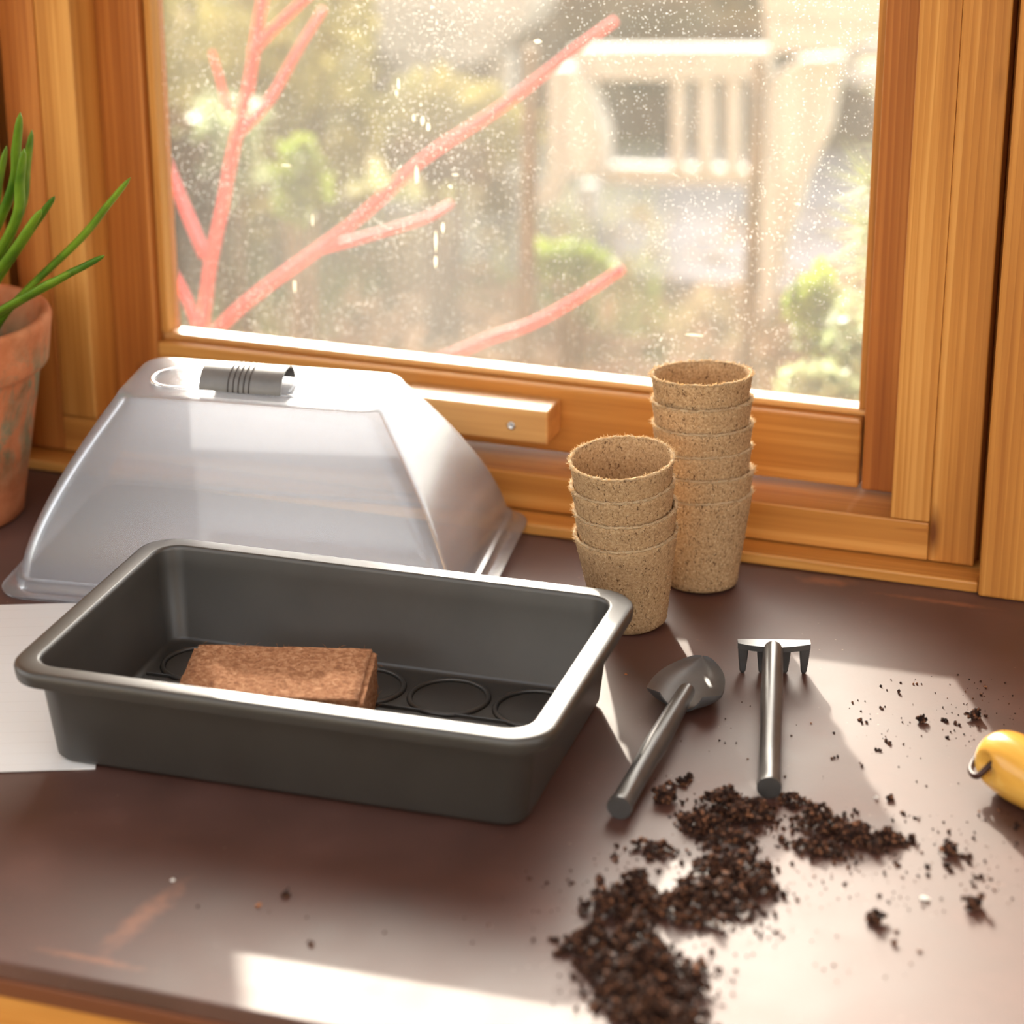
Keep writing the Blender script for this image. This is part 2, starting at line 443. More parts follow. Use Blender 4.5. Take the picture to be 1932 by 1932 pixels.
def milky(name, opac, rough=0.22):
    """thin translucent plastic sheet; opac is the scattering share of one surface"""
    mt, nt, b = new_mat(name)
    nt.nodes.remove(b)
    tp = N(nt, 'ShaderNodeBsdfTransparent'); tp.inputs[0].default_value = (0.97, 0.975, 0.99, 1)
    df = N(nt, 'ShaderNodeBsdfDiffuse'); df.inputs[0].default_value = (0.84, 0.89, 0.97, 1)
    tl = N(nt, 'ShaderNodeBsdfTranslucent'); tl.inputs[0].default_value = (0.86, 0.91, 0.98, 1)
    gl = N(nt, 'ShaderNodeBsdfGlossy'); gl.inputs['Roughness'].default_value = rough; gl.inputs[0].default_value = (1, 1, 1, 1)
    m1 = N(nt, 'ShaderNodeMixShader'); m1.inputs[0].default_value = 0.6
    nt.links.new(df.outputs[0], m1.inputs[1]); nt.links.new(tl.outputs[0], m1.inputs[2])
    m2 = N(nt, 'ShaderNodeMixShader'); m2.inputs[0].default_value = opac
    nt.links.new(tp.outputs[0], m2.inputs[1]); nt.links.new(m1.outputs[0], m2.inputs[2])
    fr = N(nt, 'ShaderNodeFresnel'); fr.inputs[0].default_value = 1.42
    fm = N(nt, 'ShaderNodeMath', operation='MULTIPLY'); fm.inputs[1].default_value = 0.8; nt.links.new(fr.outputs[0], fm.inputs[0])
    m3 = N(nt, 'ShaderNodeMixShader')
    nt.links.new(fm.outputs[0], m3.inputs[0]); nt.links.new(m2.outputs[0], m3.inputs[1]); nt.links.new(gl.outputs[0], m3.inputs[2])
    nt.links.new(m3.outputs[0], nt.nodes['Material Output'].inputs[0])
    return mt
M['milky'] = milky('milky_clear_plastic', 0.22)

def glass_mat():
    mt, nt, b = new_mat('dusty_window_glass')
    nt.nodes.remove(b)
    v = coords(nt, False)
    # dust: fine bright specks, denser where rain has left it
    vo = N(nt, 'ShaderNodeTexVoronoi', Scale=460.0); nt.links.new(v, vo.inputs['Vector'])
    sz = N(nt, 'ShaderNodeTexNoise', Scale=7.0, Detail=5.0, Roughness=0.6); nt.links.new(v, sz.inputs['Vector'])
    sr = N(nt, 'ShaderNodeMapRange'); sr.inputs[1].default_value = 0.30; sr.inputs[2].default_value = 0.75; sr.inputs[3].default_value = 0.12; sr.inputs[4].default_value = 0.42
    nt.links.new(sz.outputs[0], sr.inputs[0])
    sc = N(nt, 'ShaderNodeSeparateColor'); nt.links.new(vo.outputs['Color'], sc.inputs[0])
    pw = N(nt, 'ShaderNodeMath', operation='POWER'); pw.inputs[1].default_value = 1.7; nt.links.new(sc.outputs[0], pw.inputs[0])
    szm = N(nt, 'ShaderNodeMath', operation='MULTIPLY'); nt.links.new(pw.outputs[0], szm.inputs[0]); nt.links.new(sr.outputs[0], szm.inputs[1])
    lt = N(nt, 'ShaderNodeMath', operation='LESS_THAN'); nt.links.new(vo.outputs['Distance'], lt.inputs[0]); nt.links.new(szm.outputs[0], lt.inputs[1])
    speck = N(nt, 'ShaderNodeMath', operation='MULTIPLY'); speck.inputs[1].default_value = 0.34; nt.links.new(lt.outputs[0], speck.inputs[0])
    # film
    vf = coords(nt, False, (5, 5, 2.2))
    fn = N(nt, 'ShaderNodeTexNoise', Scale=1.0, Detail=6.0, Roughness=0.6); nt.links.new(vf, fn.inputs['Vector'])
    fr = N(nt, 'ShaderNodeMapRange'); fr.inputs[1].default_value = 0.3; fr.inputs[2].default_value = 0.75; fr.inputs[3].default_value = 0.020; fr.inputs[4].default_value = 0.055
    nt.links.new(fn.outputs[0], fr.inputs[0])
    dirt = N(nt, 'ShaderNodeMath', operation='MAXIMUM'); nt.links.new(speck.outputs[0], dirt.inputs[0]); nt.links.new(fr.outputs[0], dirt.inputs[1])
    tp = N(nt, 'ShaderNodeBsdfTransparent'); tp.inputs[0].default_value = (0.985, 0.99, 0.985, 1)
    tl = N(nt, 'ShaderNodeBsdfTranslucent'); tl.inputs[0].default_value = (0.92, 0.89, 0.82, 1)
    df = N(nt, 'ShaderNodeBsdfDiffuse'); df.inputs[0].default_value = (0.9, 0.88, 0.82, 1)
    md = N(nt, 'ShaderNodeMixShader'); md.inputs[0].default_value = 0.3; nt.links.new(tl.outputs[0], md.inputs[1]); nt.links.new(df.outputs[0], md.inputs[2])
    mx = N(nt, 'ShaderNodeMixShader'); nt.links.new(dirt.outputs[0], mx.inputs[0]); nt.links.new(tp.outputs[0], mx.inputs[1]); nt.links.new(md.outputs[0], mx.inputs[2])
    gl = N(nt, 'ShaderNodeBsdfGlossy'); gl.inputs['Roughness'].default_value = 0.02
    fz = N(nt, 'ShaderNodeFresnel'); fz.inputs[0].default_value = 1.3
    m3 = N(nt, 'ShaderNodeMixShader'); nt.links.new(fz.outputs[0], m3.inputs[0]); nt.links.new(mx.outputs[0], m3.inputs[1]); nt.links.new(gl.outputs[0], m3.inputs[2])
    nt.links.new(m3.outputs[0], nt.nodes['Material Output'].inputs[0])
    return mt
M['glass'] = glass_mat()
def paper_mat():
    mt, nt, b = new_mat('lined_white_card')
    v = coords(nt, False)
    sp = N(nt, 'ShaderNodeSeparateXYZ'); nt.links.new(v, sp.inputs[0])
    mo = N(nt, 'ShaderNodeMath', operation='PINGPONG'); mo.inputs[1].default_value = 0.008; nt.links.new(sp.outputs[1], mo.inputs[0])
    lr = ramp(nt, [(0.02, (1, 1, 1)), (0.06, (0, 0, 0))])
    ms = N(nt, 'ShaderNodeMath', operation='MULTIPLY'); ms.inputs[1].default_value = 100.0; nt.links.new(mo.outputs[0], ms.inputs[0]); nt.links.new(ms.outputs[0], lr.inputs[0])
    mix = N(nt, 'ShaderNodeMix', data_type='RGBA'); nt.links.new(lr.outputs[0], mix.inputs[0]); mix.inputs[6].default_value = (0.80, 0.79, 0.77, 1); mix.inputs[7].default_value = (0.755, 0.74, 0.715, 1)
    nt.links.new(mix.outputs[2], b.inputs['Base Color']); b.inputs['Roughness'].default_value = 0.6
    return mt
M['paper'] = paper_mat()
M['steel'] = plain('zinc_steel', (0.6, 0.6, 0.6), 0.35, 0.5, 1.0, nscale=200)
M['cord'] = plain('dark_brown_leather', (0.045, 0.014, 0.008), 0.5, 0.4, nscale=90, namp=0.3)
M['handle'] = wood('golden_varnished_handle', 'x', (0.62, 0.28, 0.04), (0.78, 0.42, 0.075), (0.85, 0.52, 0.12), rough=0.2, grain=0.6)
M['red_bark'] = plain('red_dogwood_bark', (0.55, 0.035, 0.04), 0.6, 0.4, nscale=25, namp=0.3)
M['lime'] = plain('limewashed_board', (0.62, 0.48, 0.32), 0.7, 0.3, nscale=6, namp=0.1)
M['floor'] = plain('grey_stone_floor', (0.34, 0.29, 0.25), 0.8, 0.3, nscale=5, namp=0.25, bumpv=0.2, bscale=40)
M['ceiling'] = plain('pine_ceiling', (0.60, 0.42, 0.26), 0.7, 0.3, nscale=4, namp=0.12)

# ------------------------------------------------------------------ room shell
FY, SY, GY = 1.8546, 1.8996, 1.925         # frame face, sash face, glass
ROOM_X, ROOM_Y, ROOM_Z = (-2.3, 1.3), (-1.3, 2.0), (-0.84, 1.55)
tag(box('floor', ROOM_X, ROOM_Y, (-0.90, -0.84), M['floor']), kind='structure')
cl = tag(empty('ceiling', (0, 0, 1.55)), 'pine ceiling with a wide added opening that brightens the room', kind='structure')  # open centre is an added gap that lets more sky light in
for xx, yy in (((-2.36, 1.36), (1.05, 2.04)), ((-2.36, 1.36), (-1.36, -0.95)), ((-2.36, -1.9), (-0.95, 1.05)), ((0.9, 1.36), (-0.95, 1.05))):
    box('ceiling_panel', xx, yy, (0.0, 0.06), M['ceiling'], cl)

wf = tag(empty('wall_front', (0, 1.86, 0)), 'pine boarded wall around the garden window', kind='structure')
def wboard(x0, x1, z0, z1, y0, y1, mat, name='board'):
    return box(name, (x0, x1), (y0, y1), (z0, z1), mat, wf, 0.0022, off=(0, 1.86, 0))
x = -0.2548
k = 0
while x < 1.28:
    w = 0.145 if k else 0.135
    wboard(x, min(x + w - 0.0015, 1.298), 0.0005, 1.548, 1.8235, 1.852, M['pine_z']); x += w; k += 1
x = -1.1055
k = 0
while x > -2.28:
    w = 0.145
    wboard(max(x - w + 0.0015, -2.298), x, 0.0005, 1.548, 1.8235, 1.852, M['pine_z']); x -= w; k += 1
wboard(-2.299, 1.299, -0.84, -0.045, 1.86, 1.98, M['lime'], 'lower_panel')
wboard(-2.299, 1.299, 1.03, 1.549, 1.875, 1.98, M['lime'], 'upper_panel')
wboard(-2.299, -1.1003, -0.044, 1.029, 1.875, 1.98, M['pine_dark_z'], 'side_panel')  # backing coloured dark so the gap beside the frame reads as shade
wboard(-0.2637, 1.299, -0.044, 1.029, 1.875, 1.98, M['pine_dark_z'], 'side_panel')

wboard(-1.1002, -0.2638, -0.0445, 0.0112, 1.8755, 1.98, M['pine_dark_x'], 'added_sill_filler')  # unseen board added to close a light leak below the frame

def side_wall(name, axis, lo, hi, pos, openings, label):
    """wall with rectangular openings: (a0,a1,z0,z1) along its length"""
    t = 0.06
    e = tag(empty(name, (0, 0, 0)), label, kind='structure')
    def seg(nm, a0, a1, z0, z1):
        if a1 - a0 < 1e-4 or z1 - z0 < 1e-4: return
        if axis == 'y': box(nm, (pos, pos + t) if pos > 0 else (pos - t, pos), (a0, a1), (z0, z1), M['lime'], e)
        else: box(nm, (a0, a1), (pos - t, pos), (z0, z1), M['lime'], e)
    a = lo
    for a0, a1, z0, z1 in openings:
        seg('panel', a, a0, -0.84, 1.55); seg('panel', a0, a1, -0.84, z0); seg('panel', a0, a1, z1, 1.55); a = a1
    seg('panel', a, hi, -0.84, 1.55)
    return e
side_wall('wall_left', 'y', -1.3, 1.85, -2.3, [(-0.6, 1.5, 0.0, 1.30)], 'painted board wall with a wide side window opening')
side_wall('wall_right', 'y', -1.3, 1.85, 1.3, [(-0.2, 1.3, 0.0, 1.20)], 'painted board wall with a window opening on the right')
side_wall('wall_back', 'x', -2.3, 1.3, -1.3, [(-1.7, 0.9, -0.84, 1.30)], 'painted board wall with an open double doorway')

# ------------------------------------------------------------------ window
win = tag(empty('window_1', (0, FY, 0)), 'varnished pine window with one wide dusty pane', kind='structure')
def wpart(name, xx, yy, zz, mat, bev=0.0016, parent=None):
    return box(name, xx, yy, zz, mat, win, bev, off=(0, FY, 0))
ZT = 1.02
wpart('frame_rail', (-1.0665, -0.3008), (FY, 1.985), (0.0115, 0.0436), M['pine_x'])
wpart('frame_rail', (-1.0665, -0.3008), (FY, 1.985), (0.985, ZT), M['pine_x'])
wpart('frame_stile', (-0.3006, -0.2640), (FY, 1.985), (0.0115, ZT), M['pine_z'])
wpart('frame_stile', (-1.1000, -1.0667), (FY, 1.985), (0.0115, ZT), M['pine_dark_z'])  # darker pine on this stile puts its shade into the colour
wpart('stop_bead', (-0.3318, -0.30065), (FY + 0.0003, SY - 0.0006), (0.0442, 0.984), M['pine_z'], 0.0007)
wpart('stop_bead', (-1.0663, -1.0333), (FY + 0.0006, SY - 0.0006), (0.0442, 0.984), M['pine_z'])
# sash
wpart('sash_stile', (-0.3650, -0.3030), (SY, 1.948), (0.0470, 0.980), M['pine_dark_z'])
wpart('sash_stile', (-1.0640, -0.9935), (SY, 1.948), (0.0470, 0.980), M['pine_dark_z'])
wpart('sash_rail', (-0.9932, -0.3675), (SY, 1.948), (0.0475, 0.1055), M['pine_x'], 0.0022)
wpart('sash_rail', (-0.9932, -0.3675), (SY, 1.948), (0.925, 0.980), M['pine_x'], 0.0022)
wpart('glazing_bead', (-0.9930, -0.3652), (SY + 0.011, GY - 0.0005), (0.1057, 0.1115), M['pine_pale_x'], 0.002)
wpart('glazing_bead', (-0.9930, -0.9862), (SY + 0.009, GY - 0.0005), (0.1117, 0.924), M['pine_z'], 0.0012)
wpart('glazing_bead', (-0.3722, -0.3652), (SY + 0.009, GY - 0.0005), (0.1117, 0.924), M['pine_z'], 0.0012)
pane = wpart('glass_pane', (-0.9934, -0.3651), (GY, GY + 0.004), (0.1056, 0.9245), M['glass'], 0.0)
# dried splashes on the pane
for q, (px, py, w, h) in enumerate(((786, 330, 5, 20), (797, 228, 4, 12), (808, 240, 4, 9), (781, 222, 3, 8), (822, 455, 3, 22), (822, 495, 3, 14), (836, 430, 3, 12), (752, 158, 3, 14), (748, 175, 3, 8), (860, 330, 8, 2), (850, 352, 5, 3), (590, 415, 2, 12), (556, 540, 3, 12), (1295, 690, 3, 3), (1015, 78, 9, 4), (540, 312, 12, 1.5), (1310, 632, 20, 2), (1505, 385, 8, 2))):
    p = at(px, py, GY - 0.0006)
    n = 9
    sx, sz = w * 0.00040 , h * 0.00042
    ring = [(sx * cos(2 * pi * i / n) * (0.7 + 0.5 * RNG.random()), -0.0003, sz * sin(2 * pi * i / n) * (0.7 + 0.5 * RNG.random())) for i in range(n)]
    ring2 = [(a, 0.0004, c) for a, b_, c in ring]
    fs = [tuple(range(n)), tuple(range(2 * n - 1, n - 1, -1))] + [(i, i + n, (i + 1) % n + n, (i + 1) % n) for i in range(n)]
    sp_ = pydata(ring + ring2, fs)
    o = link('dried_splash', sp_, M['splash'], pane, (0, 0, 0))
    pl = Vector(pane.location) + Vector(win.location)
    o.location = p - pl
# wooden catch block on the lower sash rail, with its screw
blk = wpart('catch_block', (-0.7530, -0.6205), (SY - 0.0360, SY - 0.0002), (0.0672, 0.0962), M['pine_pale_x'], 0.0016)
bl = Vector(blk.location) + Vector(win.location)
sp0 = at(965, 803, SY - 0.0360)
scr = lathe_mesh([(0.0034, -0.0004), (0.0036, 0.0004), (0.0030, 0.0012), (0.0018, 0.0013), (0.0012, 0.0004), (0.0004, 0.0003)], 20)
link('screw', scr, M['steel'], blk, sp0 - bl, (pi / 2, 0, 0), True)
b2 = bpy.data.objects.new('screw', scr); col.objects.link(b2); b2.parent = blk; b2.rotation_euler = (pi / 2, 0, 0)
b2.location = Vector((-0.74, sp0.y, sp0.z + 0.001)) - bl
tag(box('trim_1', (-1.1045, -0.2556), (1.8287, 1.8745), (0.0004, 0.0099), M['pine_x'], None, 0.0018), 'narrow pine bead where the window meets the bench', kind='structure')

# ------------------------------------------------------------------ potting bench
bench = tag(empty('potting_bench', (-0.45, 1.47, -0.84)), 'potting bench with a scuffed dark brown plywood top under the window', 'bench')
def bpart(name, xx, yy, zz, mat, bev): return box(name, xx, yy, zz, mat, bench, bev, off=(-0.45, 1.47, -0.84))
bpart('worktop', (-2.0, 1.1), (1.114, 1.8525), (-0.012, 0.0), M['table'], 0.0012)
bpart('edge_band', (-2.0, 1.1), (1.1125, 1.142), (-0.024, -0.0122), M['table_edge'], 0.001)
bpart('apron', (-1.96, 1.06), (1.122, 1.145), (-0.125, -0.0245), M['pine_x'], 0.002)
for lx in (-1.93, -0.45, 0.97):
    for ly in (1.15, 1.79):
        bpart('leg', (lx, lx + 0.06), (ly, ly + 0.055), (-0.84, -0.0125), M['pine_z'], 0.003)
bpart('lower_shelf', (-1.9, 1.0), (1.21, 1.78), (-0.60, -0.58), M['pine_x'], 0.002)

# ------------------------------------------------------------------ seed tray
TR = radians(2.2)
tray = tag(empty('seed_tray', (-0.6395, 1.4530, 0.0012), (0, 0, TR)), 'charcoal plastic seed tray with a wide rolled rim', 'tray')
HX, HY = 0.1885, 0.1225
def sec(inset, z, r): return (HX - inset, HY - inset, max(r - inset * 0.55, 0.004), z)
prof = [(0.0275, 0.0, .028), (0.0235, 0.0010, .028), (0.0212, 0.0040, .028), (0.0150, 0.0610, .028), (0.0140, 0.0635, .028), (0.0030, 0.0635, .028), (0.0010, 0.0643, .028),
        (0.0002, 0.0690, .028), (0.0, 0.0718, .028), (0.0006, 0.0735, .028), (0.0016, 0.0746, .028), (0.0032, 0.0751, .028), (0.0040, 0.0752, .028), (0.0136, 0.0752, .028), (0.0143, 0.0751, .027), (0.0153, 0.0746, .026), (0.0160, 0.0735, .026), (0.0163, 0.0720, .026),
        (0.0175, 0.0600, .026), (0.0232, 0.0055, .026), (0.0250, 0.0032, .026), (0.0288, 0.0024, .026)]
sh = autosmooth(link('shell', loft_mesh([sec(*p) for p in prof], 10), M['plastic'], tray), 50)
rg = []
R0, rt_ = 0.0280, 0.0022
rv, rf = [], []
nn = 48
pr = [(R0 - rt_, 0.0), (R0 - rt_ * 0.5, 0.0026), (R0 + rt_ * 0.5, 0.0026), (R0 + rt_, 0.0)]
for i in range(nn):
    a = 2 * pi * i / nn
    for r_, z_ in pr: rv.append((r_ * cos(a), r_ * sin(a), z_))
for i in range(nn):
    j = (i + 1) % nn
    for q in range(3): rf.append((i * 4 + q, i * 4 + q + 1, j * 4 + q + 1, j * 4 + q))
    rf.append((i * 4 + 3, i * 4, j * 4, j * 4 + 3))
ring_me = pydata(rv, rf)
for ix in range(5):
    for iy in range(3):
        link('drain_ring', ring_me, M['plastic'], tray, ((ix - 2) * 0.0635, (iy - 1) * 0.0625, 0.0023), (0, 0, 0), True)
for yy in (-0.03, 0.0365):
    link('floor_rib', box_mesh(0.318, 0.0013, 0.0026, 0.0004, 1), M['plastic'], tray, (0, yy, 0.0034))

# coir brick in the tray
def rough_block(sx, sy, sz, cuts, amp, scale, seed):
    bm = bmesh.new(); bmesh.ops.create_cube(bm, size=1.0); bmesh.ops.scale(bm, vec=(sx, sy, sz), verts=bm.verts)
    bmesh.ops.bevel(bm, geom=list(bm.edges), offset=0.0035, segments=2, affect='EDGES')
    bmesh.ops.subdivide_edges(bm, edges=list(bm.edges), cuts=cuts, use_grid_fill=True)
    off = Vector((seed, seed * 2.1, 0))
    for v in bm.verts:
        nv = noise.noise_vector(v.co * scale + off) + 0.5 * noise.noise_vector(v.co * scale * 2.7 + off)
        v.co += nv * amp
    me = bpy.data.meshes.new('mesh'); bm.to_mesh(me); bm.free(); return me
brick = tag(empty('coir_brick', (-0.6735, 1.4350, 0.0042), (0, 0, radians(15.5))), 'pressed brown coir fibre brick lying in the seed tray', 'coir brick')
link('block', rough_block(0.129, 0.090, 0.042, 16, 0.0008, 160, 3.0), M['coir'], brick, (0, 0, 0.0218), (0, 0, 0), True)
fv, ff = [], []
for i in range(420):
    side = RNG.random()
    u, v, w = RNG.uniform(-.063, .063), RNG.uniform(-.044, .044), RNG.uniform(0.004, 0.041)
    if side < .35: p = Vector((u, v, 0.0425)); d = Vector((RNG.gauss(0, 1), RNG.gauss(0, 1), 0.25))
    elif side < .6: p = Vector((0.0643, v, w)); d = Vector((0.4, RNG.gauss(0, 1), RNG.gauss(0, 1)))
    elif side < .8: p = Vector((u, -0.0448, w)); d = Vector((RNG.gauss(0, 1), -0.4, RNG.gauss(0, 1)))
    else: p = Vector((u, 0.0448, w)); d = Vector((RNG.gauss(0, 1), 0.4, RNG.gauss(0, .5) + .5))
    d.normalize(); L = RNG.uniform(0.003, 0.008); s = Vector((RNG.gauss(0, 1), RNG.gauss(0, 1), RNG.gauss(0, 1))).normalized() * 0.0002
    mid = p + d * L * .5 + Vector((0, 0, .0006)); e = p + d * L
    b0 = len(fv); t = d.cross(s).normalized() * 0.00012
    fv += [p - s, p + s, p + t, mid - s, mid + s, mid + t, e]
    ff += [(b0, b0 + 1, b0 + 4, b0 + 3), (b0 + 1, b0 + 2, b0 + 5, b0 + 4), (b0 + 2, b0, b0 + 3, b0 + 5), (b0 + 3, b0 + 4, b0 + 6), (b0 + 4, b0 + 5, b0 + 6), (b0 + 5, b0 + 3, b0 + 6)]
tag(link('loose_fibres', pydata(fv, ff), M['coir'], brick), kind='stuff')

# ------------------------------------------------------------------ propagator dome
DR = radians(6.8)
dome = tag(empty('propagator_lid', (-0.8040, 1.7120, 0.0056), (radians(2.6), 0, DR)), 'milky clear plastic propagator lid with a grey vent slider on top', 'propagator lid')
BX, BY = 0.1905, 0.1150
TX, TY, TH = 0.1045, 0.0415, 0.148
WX, WY = BX - 0.0145, BY - 0.0145
def dome_sections(th):
    S = [(BX, BY, 0.024, 0.0), (BX, BY, 0.024, 0.0022 - th), (BX - 0.009, BY - 0.009, 0.019, 0.0026 - th), (BX - 0.0102, BY - 0.0102, 0.018, 0.0040), (BX - 0.0108, BY - 0.0108, 0.017, 0.0112), (WX, WY, 0.015, 0.0120)]
    for i in range(1, 15):
        t = i / 15
        q = t ** 1.42
        S.append((WX + (TX + 0.004 - WX) * q, WY + (TY + 0.004 - WY) * q, 0.015 + 0.003 * t, 0.012 + (TH - 0.006 - 0.012) * t))
    S += [(TX + 0.0042, TY + 0.0042, 0.018, TH - 0.006), (TX + 0.0022, TY + 0.0022, 0.017, TH - 0.0026), (TX - 0.001, TY - 0.001, 0.015, TH - 0.0006), (TX - 0.005, TY - 0.005, 0.012, TH)]
    return S
dm = loft_mesh(dome_sections(0), 10, cap0=False, cap1=True)
dsh = link('shell', dm, M['milky'], dome)
autosmooth(dsh, 55)
so = dsh.modifiers.new('thickness', 'SOLIDIFY'); so.thickness = 0.0011; so.offset = -1
# raised stadium around the vent
def stadium(L, W, n=14):
    pts = []
    for i in range(n + 1):
        a = -pi / 2 + pi * i / n; pts.append((L / 2 + W / 2 * cos(a), W / 2 * sin(a)))
    for i in range(n + 1):
        a = pi / 2 + pi * i / n; pts.append((-L / 2 + W / 2 * cos(a), W / 2 * sin(a)))
    return pts
st = stadium(0.122, 0.040)
sv, sf = [], []
for x_, y_ in st:
    n_ = Vector((x_ - max(-.061, min(.061, x_)), y_)).normalized() if True else None
    for d_, z_ in ((0.0016, 0), (0.0010, 0.0018), (-0.0010, 0.0018), (-0.0022, 0.0)): sv.append((x_ + n_.x * d_, y_ + n_.y * d_, z_))
nn = len(st)
for i in range(nn):
    j = (i + 1) % nn
    for q in range(4):
        sf.append((i * 4 + q, i * 4 + (q + 1) % 4, j * 4 + (q + 1) % 4, j * 4 + q))
link('vent_rim', pydata(sv, sf), M['milky'], dome, (-0.006, -0.004, TH), (0, 0, 0), True)
# vent slot frame
sl = empty('vent_slot', (0.044, -0.006, TH + 0.0004), parent=dome)
for (cx, cy, lx, ly) in ((0, 0.0125, 0.034, 0.0022), (0, -0.0125, 0.034, 0.0022), (0.016, 0, 0.0022, 0.024), (-0.016, 0, 0.0022, 0.024)):
    link('slot_edge', box_mesh(lx, ly, 0.0016, 0.0004, 1), M['milky'], sl, (cx, cy, 0.0004))
# slider: a half-round shell with five raised ridges
M['slider'] = plain('grey_slider_plastic', (0.16, 0.155, 0.15), 0.35, 0.5, nscale=80, namp=0.12)
M['ridge'] = plain('dark_ridge_plastic', (0.055, 0.045, 0.042), 0.45, 0.5)
slid = empty('vent_slider', (-0.009, -0.006, TH + 0.0012), parent=dome)
av, af = [], []
L_, W_, Hh, nA = 0.066, 0.0205, 0.0150, 18
for sx in (-1, 1):
    for rr in (1.0, 0.90):
        for i in range(nA + 1):
            a = pi * i / nA
            av.append((sx * L_ / 2, W_ * rr * cos(a), Hh * rr * sin(a)))
K = nA + 1
for i in range(nA):
    af += [(i, i + 1, 2 * K + i + 1, 2 * K + i), (K + i + 1, K + i, 3 * K + i, 3 * K + i + 1), (i + 1, i, K + i, K + i + 1), (2 * K + i, 2 * K + i + 1, 3 * K + i + 1, 3 * K + i)]
af += [(0, 2 * K, 3 * K, K), (nA, K + nA, 3 * K + nA, 2 * K + nA)]
autosmooth(link('arch', pydata(av, af), M['slider'], slid), 40)
rv = []
for k in range(5):
    pts = [( (k - 2) * 0.0042 - 0.001, W_ * 1.015 * cos(pi * i / 20), Hh * 1.015 * sin(pi * i / 20)) for i in range(0, 21)]
    link('ridge', tube_mesh(pts, 0.00055, 6), M['ridge'], slid, (0, 0, 0), (0, 0, 0), True)
link('runner', box_mesh(0.020, 0.006, 0.0018, 0.0003, 1), M['slider'], slid, (0.018, -0.009, -0.0032))

